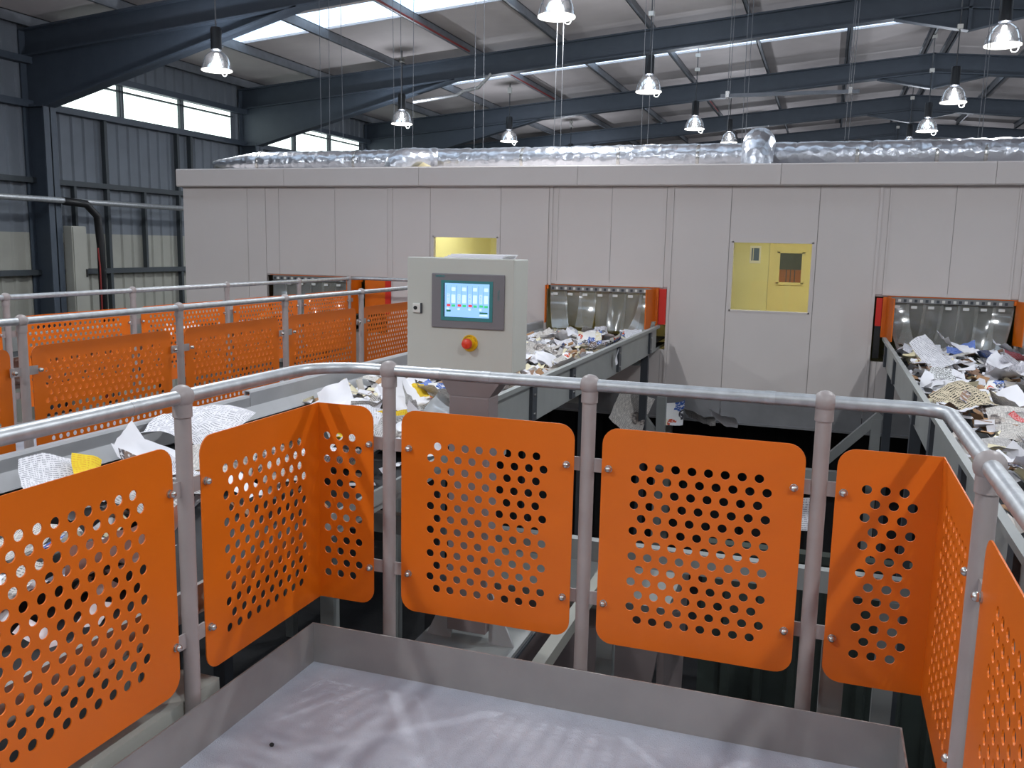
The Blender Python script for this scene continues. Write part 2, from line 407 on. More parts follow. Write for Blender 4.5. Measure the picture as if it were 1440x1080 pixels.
# portal frames
ORD = {13.0: 'nearest portal frame in view, its left column standing before the strip window', 19.4: 'second portal frame, crossing above the cabin lamps to the ridge', 25.8: 'third portal frame from the viewer under the roof',
       32.2: 'fourth portal frame, just above the silver duct', 38.6: 'farthest portal frame at the back of the roof'}
for fy in FRAMES:
    if fy < 6: continue
    fr = thing('portal_frame', (RX, fy, GZ), ORD.get(fy, 'portal frame overhead, out of view above the platform'), 'steel frame', 'portal frames carrying the roof')
    for s in (-1, 1):
        xe = RX + s*(RX-XL-.05)            # outer face
        xi = xe - s*.5
        b = MB(); b.box(xe, xe-s*.03, fy-.14, fy+.14, GZ, roof_z(xe)-.22).box(xi, xi+s*.03, fy-.14, fy+.14, GZ, 3.9).box(xi, xe, fy-.012, fy+.012, GZ, roof_z(xe)-.25)
        b.box(xi-s*.01, xe, fy-.13, fy+.13, 3.86, 3.9)
        b.build('column', 'steel_blue', fr)
        # rafter: web, top flange, bottom flange
        xh = RX + s*10.4; zt = lambda x: roof_z(x)-.2
        b = MB()
        def fl(xa, za, xb, zb, t=.03, w=.13):
            b.add([(xa,fy-w,za),(xb,fy-w,zb),(xb,fy+w,zb),(xa,fy+w,za),(xa,fy-w,za+t),(xb,fy-w,zb+t),(xb,fy+w,zb+t),(xa,fy+w,za+t)],
                  [(0,3,2,1),(4,5,6,7),(0,1,5,4),(1,2,6,5),(2,3,7,6),(3,0,4,7)])
        fl(xe, zt(xe)-.03, RX, zt(RX)-.03); fl(xe, raft_b(xe), RX, raft_b(RX))
        b.prism([(xe, raft_b(xe)), (RX, raft_b(RX)), (RX, zt(RX)), (xe, zt(xe))], 'xz', fy-.01, fy+.01)
        b.build('rafter', 'steel_blue', fr)
        b = MB(); fl(xi, 3.86, xh, raft_b(xh))
        b.prism([(xi, 3.86), (xh, raft_b(xh)), (xi, raft_b(xi)+.01)], 'xz', fy-.011, fy+.011)
        b.build('haunch', 'steel_blue', fr)
    b = MB(); b.prism([(RX-1.3, raft_b(RX-1.3)), (RX, raft_b(RX)-.38), (RX+1.3, raft_b(RX+1.3)), (RX, raft_b(RX)+.01)], 'xz', fy-.012, fy+.012)
    b.box(RX-.03, RX+.03, fy-.13, fy+.13, raft_b(RX)-.38, zt(RX))
    for s in (-1, 1): b.beam((RX+s*1.3, fy, raft_b(RX+1.3)), (RX, fy, raft_b(RX)-.38), .2, .02)
    b.build('ridge_gusset', 'steel_blue', fr)

# conduit under the second frame, pipe on the left wall
cdt = tag(MB().path([(-9.19, 19.25, 4.76), (-8.1, 19.25, 4.88), (-7.95, 19.25, 4.96), (-7.6, 19.25, 5.02), (-7.3, 19.25, 5.3)], .04, 8).build('conduit', 'galvanised', None), 'short galvanised conduit below the second rafter beside the lamp', 'conduit')
pp = thing('wall_pipe', (XL+.35, 12.6, GZ), 'galvanised pipe running along the left cladding wall past the column', 'pipe')
MB().path([(XL+.65, 7, 2.21), (XL+.65, 13.4, 2.21), (XL+.65, 17.6, 2.21)], .055, 10).build('pipe_run', 'galvanised', pp, smooth=True)
MB().path([(XL+.65, 13.1, 2.2), (XL+.68, 13.6, 2.17), (XL+.7, 13.85, 1.95), (XL+.7, 13.9, 1.4), (XL+.7, 13.9, GZ)], .075, 10).build('down_hose', 'black_plastic', pp, smooth=True)
jb = thing('wall_cabinet', (XL+.4, 13.45, -.5), 'pale narrow switch box on the column at the far left', 'switch box')
MB().box(XL+.5, XL+.7, 13.2, 13.55, .0, 1.75).build('body', 'clad_cream', jb, bevel=.01)
MB().box(XL+.7, XL+.72, 13.22, 13.53, .02, 1.73).build('door', 'clad_cream', jb)
MB().box(XL+.72, XL+.74, 13.48, 13.51, .8, .95).build('handle', 'black_plastic', jb)
tag(MB().path([(XL+.8, 13.75, GZ), (XL+.8, 13.75, 1.0), (XL+.78, 13.74, 1.35)], .016, 8).build('red_hose', 'dull_red'), 'thin red hose running down beside the black pipe at far left', 'hose')

# ================================================================== HIGH-BAY LAMPS
def make_lamp():
    t = thing('high_bay_lamp', (0, 0, 0))
    MB().lathe([(.001, .66), (.075, .66), (.085, .63), (.085, .32), (.06, .3), (.001, .3)], 18).build('ballast_housing', 'lamp_black', t, smooth='angle')
    MB().lathe([(.06, .30), (.11, .28), (.17, .22), (.205, .14), (.225, .06), (.235, 0)], 28).build('dome_reflector', 'lamp_dome', t, smooth=True)
    MB().lathe([(.001, .012), (.12, .008), (.228, .0), (.238, .0), (.238, .016), (.228, .016)], 28).build('lens', 'lamp_glass', t, smooth='angle')
    MB().lathe([(.001, .16), (.03, .165), (.04, .19), (.04, .22), (.03, .27), (.001, .28)], 20).build('bulb', 'lamp_bulb', t, smooth=True)
    MB().path([(.15+.05*math.cos(a), 0, -.03+.06*math.sin(a)) for a in [i*math.pi/6 for i in range(13)]], .007, 6).build('pull_loop', 'white_plastic', t)
    l = bpy.data.lights.new('lamp_light', 'POINT'); l.energy = LAMP_W; l.shadow_soft_size = .08; l.color = (.94, .975, 1)
    lo = bpy.data.objects.new('lamp_light', l); COL.objects.link(lo); lo.parent = t; lo.location = (0, 0, .10)
    return t
LAMPS = [((-9.35, 12.38, 4.2), 'lit high-bay lamp in front of the nearest frame, leftmost of all'),
         ((-9.24, 18.75, 4.2), 'lit high-bay lamp hanging left above the control panel'),
         ((-8.4, 23.6, 4.35), 'lamp mostly hidden behind the duct, between the two middle wires'),
         ((-3.42, 11.3, 4.4), 'large lit high-bay lamp at the top edge, near middle'),
         ((-3.32, 16.95, 4.4), 'lit high-bay lamp above the middle conveyor opening'),
         ((-3.22, 22.3, 4.4), 'small lit lamp just left of the tall duct elbow'),
         ((-2.9, 27.0, 4.6), 'far lamp half hidden behind the tall duct elbow'),
         ((2.07, 14.3, 4.4), 'large lit high-bay lamp at the top right corner'),
         ((2.05, 19.3, 4.4), 'medium lit lamp in the right row under the ridge'),
         ((2.0, 23.6, 4.4), 'smallest lit lamp of the right row, close above the duct'),
         ((1.95, 28.2, 4.5), 'far lamp of the right row hidden behind the duct')]
OFF = [(x, y, 4.4) for x in (-9.3, -3.4, 2.1) for y in (-6.5, -.6, 5.4)] + [(7.8, y, 4.4) for y in (-.6, 5.4, 11.5, 17.5, 24, 31)]
FAR = [(-8.6, 30.5, 4.4), (-2.8, 33.5, 4.5), (2.0, 34.5, 4.5), (-2.8, 40, 4.5), (4.5, 40, 4.5)]
lamp0 = make_lamp()
for i, (p, lab) in enumerate(LAMPS + [(q, 'high-bay lamp out of view above the platform') for q in OFF] + [(q, 'far lamp at the back of the hall, behind the silver duct') for q in FAR]):
    o = lamp0 if i == 0 else copy_tree(lamp0)
    o.location = p; o.rotation_euler.z = RND.uniform(0, 6)
    tag(o, lab, 'lamp', 'high-bay lamps hung from the roof')
    WLOC[o.name] = Vector(p); o.rotation_euler.z = 0
    top = roof_z(p[0])-.02
    MB().tube((p[0], p[1], p[2]+.66), (p[0], p[1], top), .012, 6).build('suspension_cable', 'wire', o)
    MB().box(p[0]-.05, p[0]+.05, p[1]-.05, p[1]+.05, top-.24, top-.16).build('hook_box', 'white_plastic', o)

# ================================================================== SORTING CABIN
YC, YD = 10.7, 14.0
cab = thing('sorting_cabin', (-2.2, YC, -.48), 'long pale grey panelled sorting cabin with two yellow-lit windows', 'cabin')
XA, XB, ZB0, ZT0 = -8.72, 4.4, -.13, 2.285
OP = [(-7.35, -5.48), (-3.27, -1.77), (.52, 1.95)]; OZ0, OZ1 = .36, 1.085
W1, W2 = (-4.83, -3.93, .855, 1.665), (-1.045, -.15, .855, 1.665)
cols = [(-8.72,-7.645),(-7.645,-7.35),(-7.35,-7.14),(-7.14,-6.265),(-6.265,-5.48),(-5.48,-5.42),(-5.42,-4.866),(-4.866,-3.90),(-3.90,-3.27),(-3.27,-3.168),(-3.168,-2.482),(-2.482,-1.824),
        (-1.824,-1.77),(-1.74,-1.08),(-1.08,-.118),(-.118,.508),(.52,.602),(.602,1.254),(1.254,1.865),(1.865,1.95),(1.96,2.6),(2.6,3.5),(3.5,4.4)]
def panel(x0, x1, z0, z1, y=YC):
    g = .003
    return MB().box(x0+g, x1-g, y, y+.05, z0+g, z1-g).build('wall_panel', 'cabin_panel', cab)
for x0, x1 in cols:
    inop = [o for o in OP if x0 >= o[0]-.01 and x1 <= o[1]+.01]
    win = [w for w in (W1, W2) if x0 <= w[0] and x1 >= w[1]]
    if inop:
        panel(x0, x1, OZ1+.02, ZT0, YC+.004); panel(x0, x1, ZB0, OZ0, YC+.006)
    elif win:
        w = win[0]; b = MB(); g = .004
        b.box(x0+g, x1-g, YC, YC+.05, ZB0, w[2]).box(x0+g, x1-g, YC, YC+.05, w[3], ZT0).box(x0+g, w[0], YC, YC+.05, w[2], w[3]).box(w[1], x1-g, YC, YC+.05, w[2], w[3])
        b.build('window_panel', 'cabin_panel', cab)
        MB().box(w[0], w[1], YC+.03, YC+.036, w[2], w[3]).build('window_pane', 'window_glass', cab)
        b = MB(); t = .018
        b.box(w[0]-.002, w[0]+t, YC-.004, YC+.06, w[2], w[3]).box(w[1]-t, w[1]+.002, YC-.004, YC+.06, w[2], w[3]).box(w[0], w[1], YC-.004, YC+.06, w[2]-.002, w[2]+t).box(w[0], w[1], YC-.004, YC+.06, w[3]-t, w[3]+.002)
        b.build('window_frame', 'cabin_panel', cab)
    else: panel(x0, x1, ZB0, ZT0)
for x in (-5.42, -3.235, -1.755, .514, 1.955):       # cover strips at the unit joints
    MB().box(x-.016, x+.016, YC-.012, YC, OZ1 if x in (-3.235,) else ZB0, ZT0).build('cover_strip', 'cabin_panel', cab)
for x0, x1 in ((-3.168, -1.824), (.602, 1.865)):    # frame of the raised gate above an opening
    b = MB(); b.box(x0, x0+.02, YC-.006, YC+.012, 1.12, ZT0).box(x1-.02, x1, YC-.006, YC+.012, 1.12, ZT0).box(x0, x1, YC-.008, YC+.012, 1.10, 1.135)
    b.build('gate_frame', 'cabin_panel', cab)
b = MB()                                            # joint backing, cut around windows and openings
zc = sorted({ZB0, OZ0, W1[2], OZ1, W1[3], ZT0})
holes = [(o[0], o[1], OZ0, OZ1) for o in OP]+[W1, W2]
xc = sorted({XA, XB}|{h[0] for h in holes}|{h[1] for h in holes})
for xa, xb in zip(xc, xc[1:]):
    for za, zb in zip(zc, zc[1:]):
        if any(h[0] <= xa+1e-4 and h[1] >= xb-1e-4 and h[2] <= za+1e-4 and h[3] >= zb-1e-4 for h in holes): continue
        b.box(xa, xb, YC+.010, YC+.030, za, zb)
b.build('joint_backing', 'cabin_joint', cab)
nf = [XA-.05, -7.0, -5.0, -2.9, -.55, 1.6, XB]
for xa, xb in zip(nf, nf[1:]):
    b = MB(); b.prism([(YC-.075, 2.30), (YC-.075, 2.515), (YC-.06, 2.53), (YC+.1, 2.53), (YC+.1, 2.285), (YC-.06, 2.285)], 'yz', xa+.002, xb-.002)
    b.build('fascia', 'cabin_panel', cab)
for xa, xb in ((XA, -5.5), (-5.5, -3.1), (-3.1, -1.08), (-1.08, .5), (.5, 2.5), (2.5, XB)):
    b = MB(); b.box(xa+.004, xb-.004, YC+.03, YC+.06, -.46, ZB0).box(xa+.004, xb-.004, YC-.02, YC+.06, -.48, -.455); b.build('floor_beam', 'cabin_skirt', cab)
MB().box(XA, XA+.05, YC+.09, YD+.1, ZB0, 2.5).build('side_wall', 'cabin_panel', cab)
MB().box(XB-.05, XB, YC+.09, YD+.1, ZB0, 2.5).build('side_wall', 'cabin_panel', cab)
MB().box(XA, XB, YC+.1, YD+.1, 2.46, 2.52).build('roof_panel', 'cabin_panel', cab)
MB().box(XA, XB, YC+.06, YD+.1, -.2, -.13).build('cabin_floor', 'room_floor', cab)
DX0, DX1 = -.82, .12                                # door in the rear wall
MB().box(XA+.05, DX0, YD, YD+.08, -.13, 2.46).box(DX1, XB-.05, YD, YD+.08, -.13, 2.46).box(DX0, DX1, YD, YD+.08, 1.92, 2.46).build('rear_wall', 'room_yellow', cab)
dr = MB().box(DX0+.006, -.68, YD+.01, YD+.05, -.12, 1.914).box(-.33, DX1-.006, YD+.01, YD+.05, -.12, 1.914).box(-.68, -.33, YD+.01, YD+.05, -.12, 1.10).box(-.68, -.33, YD+.01, YD+.05, 1.53, 1.914).build('rear_door', 'room_door', cab)
b = MB(); b.box(-.70, -.66, YD-.01, YD+.02, 1.08, 1.55).box(-.35, -.31, YD-.01, YD+.02, 1.08, 1.55).box(-.70, -.31, YD-.01, YD+.02, 1.06, 1.10).box(-.70, -.31, YD-.01, YD+.02, 1.53, 1.56)
b.build('vision_frame', 'room_door', dr)
MB().box(-.66, -.35, YD+.03, YD+.036, 1.10, 1.53).build('vision_pane', 'window_glass', dr)
for x in (-.56, -.50, -.44): MB().box(x-.006, x+.006, YD+.036, YD+.042, 1.10, 1.53).build('vision_bar', 'stiffener', dr)
MB().box(-2.0, 1.2, YD+.9, YD+.95, -.4, 2.2).build('corridor_panel', 'stiffener', cab)
MB().box(-.75, -.2, YD+.86, YD+.9, .9, 1.27).build('orange_board', 'orange_paint', cab)
sg = MB().box(-1.1, -.94, YD-.012, YD, 1.37, 1.63).build('notice_board', 'paper_white', cab)
MB().box(-1.075, -.965, YD-.016, YD-.012, 1.41, 1.595).build('notice_print', 'sign_blue', sg)
MB().box(-1.055, -1.045, YD-.019, YD-.016, 1.41, 1.595).build('notice_print', 'white_plastic', sg)
# interior dividers keep the windows' rooms and the conveyor tunnels apart
for x in (-5.3, -3.4, -1.4, .35):
    MB().box(x-.03, x+.03, YC+.09, YD-.9 if x in (-1.4,) else YD, -.13, 2.46).build('partition', 'room_yellow', cab)
for x in (-4.35, -.55):
    bt = MB().box(x-.6, x+.6, 12.0, 12.14, 2.38, 2.46).build('light_batten', 'white_plastic', cab)
    MB().tube((x-.56, 12.07, 2.36), (x+.56, 12.07, 2.36), .018, 10).build('tube_lamp', 'tube_light', bt)
    l = bpy.data.lights.new('batten_light', 'AREA'); l.shape = 'RECTANGLE'; l.size = 1.1; l.size_y = .08; l.energy = CABIN_W; l.color = (1, .96, .80)
    lo = bpy.data.objects.new('batten_light', l); COL.objects.link(lo); lo.location = (x, 12.07, 2.33); lo.parent = cab; lo.location = Vector((x, 12.07, 2.33))-WLOC[cab.name]
# structure below the cabin
for x in (-8.4, -5.0, -1.72, 2.3, 4.2):
    MB().box(x-.06, x+.06, YC+.1, YC+.22, GZ, -.48).build('leg', 'conveyor_grey', cab)
tag(cladding('wall_bunker', 'undercabin_shade', YC+1.2, XA, XB, GZ, -.5, along='x', pitch=.4, depth=.06), 'corrugated bunker wall coloured near-black for the shade under the cabin', kind='structure')

# strip curtains
def curtain(x0, x1, label, seed, flip=1):
    r = random.Random(seed); t = thing('strip_curtain', ((x0+x1)/2, YC, OZ0), label, 'strip curtain', 'clear strip curtains in the cabin openings')
    rl = MB().box(x0, x1, YC+.0, YC+.02, OZ1-.06, OZ1).build('hanging_rail', 'rail_perforated', t)
    k = int((x1-x0)/.055)
    for i in range(k):
        x = x0+.03+i*.055
        MB().box(x-.014, x+.014, YC-.008, YC, OZ1-.05, OZ1-.02).build('rail_slot', 'white_plastic' if i % 2 else 'stiffener', rl)
    MB().box(x0-.04, x1+.04, YC-.006, YC+.002, OZ1+.004, OZ1+.012).build('top_edge', 'orange_paint', t)
    n = 7; w = (x1-x0)/n
    for i in range(n):
        b = MB(); xa = x0+i*w-.015; xb = x0+(i+1)*w+.015; m = 14
        kick = r.uniform(-.16, .08); skew = r.uniform(-.05, .05); zb = .54 + r.uniform(-.02, .05)
        if i in (0, n-1): kick = -.22; skew = .10*(1 if i == 0 else -1)*flip
        vs = []
        for j in range(m+1):
            q = j/m; z = OZ1-.04-(OZ1-.04-zb)*q; y = YC+.03+(.012 if i % 2 else -.0)+kick*q**2.2; sx = skew*q**2
            for u in (0, .25, .5, .75, 1):
                vs.append((xa+(xb-xa)*u+sx, y+.018*math.sin(math.pi*u)*q*(1 if i % 2 else -1), z))
        b.add(vs, [(j*5+u, j*5+u+1, (j+1)*5+u+1, (j+1)*5+u) for j in range(m) for u in range(4)])
        st = b.build('strip', 'pvc_strip', t, smooth=True)
        MB().box(xa+.05, xa+.11, YC+.0, YC+.004, OZ1-.12, OZ1-.09).build('sticker', 'white_plastic', st)
curtain(-7.25, -5.9, 'clear strip curtain in the far left opening behind the orange rails', 3)
curtain(-3.22, -1.9, 'clear strip curtain in the opening right of the control panel', 5)
curtain(.70, 1.90, 'clear strip curtain in the opening at the right edge', 9)
# orange and red guide plates at the openings
def guide(name, x, sgn, label, long=.34, flare=.05):
    t = thing(name, (x, YC-.2, .6), label, 'guide plate', 'orange guide plates beside the cabin openings')
    b = MB(); pts = []
    for i in range(9):
        q = i/8; pts.append((x + sgn*(flare*q**2), YC-.01-long*q))
    poly = pts+[(p[0]+sgn*.012, p[1]) for p in reversed(pts)]
    b.prism(poly, 'xy', .62, 1.085); b.build('plate', 'orange_paint', t)
    MB().box(x-.02, x+.02, YC-.03, YC-.01, 1.04, 1.085).build('flange', 'orange_paint', t)
    return t
guide('guide_plate', -3.26, -1, 'thin orange guide plate on the left of the middle opening', .06, .0)
g2 = guide('guide_plate', -1.90, -1, 'broad orange guide plate on the right of the middle opening')
MB().box(-1.95, -1.865, YC-.055, YC-.03, .62, 1.085).build('front_cover', 'orange_paint', g2)
MB().box(-1.865, -1.775, YC-.02, YC+.02, .66, 1.085).build('side_flap', 'red_paint', g2)
g3 = guide('guide_plate', .655, 1, 'narrow orange guide plate on the left of the right opening')
MB().box(.615, .695, YC-.055, YC-.03, .64, 1.085).build('front_cover', 'orange_paint', g3)
MB().box(.55, .615, YC-.02, YC+.02, .40, .76).build('slot_shade', 'black_plastic', g3)  # black box stands in for the shaded slot below the red flap
MB().box(.55, .615, YC-.02, YC+.02, .76, 1.07).build('side_flap', 'red_paint', g3)
guide('guide_plate', 1.92, 1, 'orange guide plate at the far right edge of the right opening', .2)
g4 = guide('guide_plate', -5.86, -1, 'orange guide plate at the far left opening beyond the walkway', .3)
MB().box(-5.8, -5.50, YC-.03, YC-.005, .62, 1.085).build('cover_plate', 'orange_paint', g4)
MB().box(-5.5, -5.42, YC-.03, YC-.005, .62, 1.085).build('side_flap', 'red_paint', g4)

# ---- foil duct on the cabin roof
du = thing('foil_duct', (-2.2, 11.6, 2.5), 'crinkled silver foil ventilation duct lying along the cabin roof', 'duct')
def foil_path(name, pts, r, n=22, jit=.05, step=.035, taper=None):
    P = [Vector(p) for p in pts]; out = []; rs = []
    for a, c in zip(P, P[1:]):
        m = max(1, int((c-a).length/step))
        for i in range(m): out.append(a.lerp(c, i/m))
    out.append(P[-1])
    for i, p in enumerate(out):
        k = 1 + jit*(noise.noise(Vector((p.x*9, p.y*9, p.z*9)))+.35*math.sin(i*1.57))
        if i % 24 < 1: k -= .06
        if taper: k *= min(1, .35+i*taper)
        rs.append(r*k)
    b = MB(); b.path(out, r, n, True, rs)
    b.v = [tuple(Vector(v)+Vector((0, noise.noise(Vector(v)*11)*.008, noise.noise(Vector(v)*11+Vector((9,9,9)))*.008))) for v in b.v]
    return b.build(name, 'foil', du, smooth=True)
foil_path('duct_run', [(-8.85, 11.6, 2.68), (XB+.5, 11.6, 2.715)], .165, jit=.03, taper=.03)
def arc_pts(x, y0, z0, y1, ztop, n=12):
    return [(x, y0, 2.5)]+[(x, y0+(y1-y0)*(1-math.cos(math.pi*i/n))/2, z0+(ztop-z0)*math.sin(math.pi*i/n)) for i in range(n+1)]
foil_path('duct_elbow', arc_pts(-.86, 11.12, 2.60, 11.55, 2.83), .185, 22, .04)
foil_path('duct_elbow', [(-5.55, 11.1, 2.5), (-5.53, 11.1, 2.6), (-5.45, 11.2, 2.66), (-5.3, 11.4, 2.68), (-5.2, 11.6, 2.70)], .17, 22, .05)
MB().path([(-5.28, 11.15, 2.50), (-5.2, 11.2, 2.58), (-5.05, 11.25, 2.50)], .06, 10).build('tape_collar', 'tan_tape', du, smooth=True)
for i, x in enumerate([-8.0, -6.4, -3.9, -2.6, -1.6, .25, 1.1, 1.6]):
    b = MB(); b.lathe([(.168, -.02), (.172, 0), (.168, .02)], 24, (x, 11.6, 2.69), 'x'); b.build('clamp_band', 'bolt_steel', du, smooth=True)
WIRES = [-7.0, -6.86, -6.64, -5.83, -5.72, -5.55, -4.63, -4.5, -3.5, -3.41, -2.34, -2.26, -1.27, -1.09, -1.05, .1, .14, 1.52, 1.56]
for x in WIRES:
    MB().tube((x, 11.6, 2.84), (x+RND.uniform(-.05, .05), 11.6, roof_z(x)-.03), .0038, 5).build('hanger_wire', 'wire', du)
sb = thing('suspended_bar', (-.5, 11.5, 3.4), 'galvanised bar hung level on wires above the tall duct elbow', 'bar')
MB().box(-1.36, .22, 11.45, 11.5, 3.39, 3.43).build('bar', 'purlin_steel', sb)
for x in (-1.28, .12):
    MB().tube((x, 11.48, 3.42), (x, 11.48, roof_z(x)-.03), .0038, 5).build('hanger_wire', 'wire', sb)
    MB().box(x-.02, x+.02, 11.44, 11.52, 3.385, 3.46).build('clip', 'bolt_steel', sb)

# ================================================================== CONVEYORS
def guard(b, x, y0, y1, z0, z1, out, lip=.045, t=.006):
    # upright plate with a rounded lip folded outwards
    poly = [(x, z0), (x, z1-.012), (x+out*.008, z1), (x+out*lip, z1), (x+out*lip, z1-.03), (x+out*(lip-t), z1-.03), (x+out*(lip-t), z1-t), (x+out*.012, z1-t), (x+out*t, z1-.014), (x+out*t, z0)]
    b.prism(poly, 'xz', y0, y1)
def conveyor(label, xa, xb, y0, y1, zbelt, gl, gr, stiff, zlow, legs):
    t = thing('conveyor', ((xa+xb)/2, (y0+y1)/2, GZ), label, 'conveyor', 'belt conveyors feeding the cabin')
    MB().box(xa+.03, xb-.03, y0, y1, zbelt-.012, zbelt).build('belt', 'belt_rubber', t)
    MB().box(xa+.03, xb-.03, y0+.05, y1-.05, zlow+.02, zlow+.032).build('return_belt', 'belt_rubber', t)
    for (ga, gb, z0, z1, m) in gl:
        b = MB(); guard(b, xa, ga, gb, z0, z1, -1); b.build('side_guard', m, t)
    for (ga, gb, z0, z1, m) in gr:
        b = MB(); guard(b, xb, ga, gb, z0, z1, 1); b.build('side_guard', m, t)
    for (x, o) in ((xa, -1), (xb, 1)):
        MB().box(x-o*.02, x-o*.07, y0, y1, zlow, zlow+.03).build('side_channel', 'conveyor_grey', t)
    for (x, o, ys_) in stiff:
        for y in ys_:
            s = MB().box(x+o*.006, x+o*.03, y-.05, y+.05, zlow+.035, .625).build('stiffener', 'stiffener', t)
            for z in (zlow+.08, .57): MB().lathe([(.001, .008), (.011, .006), (.012, 0)], 8, (x+o*.03, y, z), 'x').build('bolt', 'bolt_steel', s)
    for y in legs:
        for x in (xa+.05, xb-.05): MB().box(x-.04, x+.04, y-.04, y+.04, GZ, zlow).build('leg', 'stiffener', t)
        MB().box(xa+.05, xb-.05, y-.03, y+.03, zlow-.12, zlow-.04).build('cross_member', 'conveyor_grey', t)
    k = int((y1-y0)/1.1)
    for i in range(k):
        y = y0+.4+i*1.1; MB().tube((xa+.04, y, zbelt-.05), (xb-.04, y, zbelt-.05), .035, 10).build('roller', 'bolt_steel', t)
    return t
ML, MR = -3.30, -1.82
conv_m = conveyor('grey belt conveyor running past the control panel into the middle opening', ML, MR, -1.5, YC+.6, .46,
         [(-1.5, 4.6, .44, .612, 'conveyor_light'), (4.604, YC-.01, .40, .64, 'conveyor_light')],
         [(4.45, YC-.36, .38, .68, 'conveyor_grey')], [(MR, 1, [5.65, 6.65, 8.3, 9.9])], .36, [1.0, 4.2, 7.3, 10.0])
RL, RR = .665, 1.98
conv_r = conveyor('grey belt conveyor heaped with waste paper at the right edge', RL, RR, -.5, YC+.6, .45,
         [(-.5, YC-.36, .36, .667, 'conveyor_grey')], [(-.5, YC-.01, .36, .62, 'conveyor_grey')], [(RL, -1, [3.2, 4.4, 5.66, 6.76, 8.79, 10.1])], .345, [1.2, 4.0, 7.2, 10.0])
OL, OR_ = -7.3, -5.95
conv_o = conveyor('belt conveyor beyond the far orange railing, entering the far left opening', OL, OR_, 0, YC+.6, .46,
         [(0, YC-.01, .40, .62, 'conveyor_grey')], [(0, YC-.01, .40, .62, 'conveyor_grey')], [], .36, [1, 4, 7, 10])
# long bottom channel and end plate of the conveyor beside the platform
b = MB(); b.box(-1.95, -1.797, -1.2, 2.3, .12, .132).box(-1.95, -1.938, -1.2, 2.3, .05, .12).box(-1.809, -1.797, -1.2, 2.3, .08, .12)
b.build('lower_channel', 'panel_box', conv_m)
MB().prism([(ML+.002, .540), (ML+.008, .545), (ML+.058, .475), (ML+.052, .47)], 'xz', -1.5, YC-.05).build('inner_skirt', 'conveyor_light', conv_m)
MB().box(MR-.016, MR, -1.5, 4.44, .40, .47).build('side_plate', 'conveyor_grey', conv_m)
MB().box(-1.815, -1.60, 4.3, 4.55, .42, .55).build('end_plate', 'conveyor_grey', conv_m)
# braces below the cabin front and the mezzanine frame around the pedestal
mz = thing('support_frame', (-.8, 5, GZ), 'grey steel support frame under the conveyors behind the railing', 'steel frame')
for p0, p1, w, nm in (((.10, 10.2, -.75), (.66, 10.2, -.15), .09, 'brace'), ((-2.1, 10.2, -.15), (-1.62, 10.2, -.75), .09, 'brace'), ((-1.69, 10.2, -.13), (-1.69, 10.2, GZ), .1, 'leg'), ((.62, 10.2, -.2), (.62, 10.2, GZ), .1, 'leg'),
                      ((-1.75, 9.9, -.8), (.66, 9.9, -.8), .1, 'cross_beam')):
    MB().beam(p0, p1, w, w).build(nm, 'conveyor_grey', mz)
MB().box(-3.3, 2.0, 4.98, 5.05, -.29, -.165).build('cross_beam', 'conveyor_grey', mz)
MB().box(-1.13, -1.07, 3.3, 4.96, -.36, -.29).build('long_beam', 'clad_cream', mz)
for x in (-3.0, -1.1, .45): MB().box(x-.05, x+.05, 4.97, 5.05, GZ, -.29).build('leg', 'conveyor_grey', mz)
MB().box(.075, .15, 3.0, 3.08, GZ, .30).build('leg', 'conveyor_grey', mz)
MB().box(-1.8, -1.27, 3.64, 4.12, -.40, -.385).build('base_plate', 'stiffener', mz)
MB().box(-1.6, -1.5, 4.0, 4.08, GZ, -.40).build('leg', 'stiffener', mz)
# machinery hopper panels seen through the holes
hp = thing('chute_hopper', (-1.2, 6.4, GZ), 'grey sheet steel chute standing below deck behind the pedestal', 'chute')
b = MB(); b.prism([(-2.6, -1.0), (-.9, -1.0), (-1.2, GZ), (-2.3, GZ)], 'xz', 6.0, 6.05); b.build('front_plate', 'pedestal', hp)
MB().box(-2.62, -.88, 5.95, 7.2, -1.0, -.92).build('rim', 'conveyor_grey', hp)
MB().prism([(6.0, -1.0), (7.2, -1.0), (7.0, GZ), (6.2, GZ)], 'yz', -.95, -.9).build('side_plate', 'pedestal', hp)
bn = thing('bale_bay', (-.2, 8.2, GZ), 'dark green corrugated bay panel on the hall floor below the railing', 'bay panel')
for i in range(8):
    x = -.9+i*.3; b = MB(); b.prism([(x, 8.2), (x+.19, 8.2), (x+.22, 8.14), (x+.28, 8.14), (x+.3, 8.2), (x+.3, 8.24), (x, 8.24)], 'xy', GZ, -1.2); b.build('corrugated_sheet', 'bay_green', bn)
MB().box(-.9, 1.5, 8.12, 8.26, -1.2, -1.12).build('top_rail', 'bay_green', bn)

# ================================================================== PLATFORM
PX0, PX1, PY1 = -1.715, .305, 2.745
pl = thing('platform', (-.7, .5, 0), 'grey operator platform with a dusty deck and steel toeboards', 'platform')
MB().box(PX0, PX1, -1.5, PY1, -.02, 0).build('deck_plate', 'deck', pl)
tb = .006
MB().box(PX0, PX1, PY1, PY1+tb, -.1, .152).build('toeboard', 'toe_steel', pl)
MB().box(PX0-tb, PX0, -1.5, PY1+tb, -.1, .152).build('toeboard', 'toe_steel', pl)
MB().box(PX1, PX1+tb, -1.5, PY1+tb, -.1, .152).build('toeboard', 'toe_steel', pl)
for x in (PX0+.1, (PX0+PX1)/2, PX1-.1): MB().box(x-.05, x+.05, -1.4, PY1-.05, -.16, -.02).build('joist', 'conveyor_grey', pl)
for x, y in ((PX0+.1, 2.6), (PX1-.1, 2.6), (PX0+.1, -1.2), (PX1-.1, -1.2)): MB().box(x-.05, x+.05, y-.05, y+.05, GZ, -.16).build('leg', 'stiffener', pl)
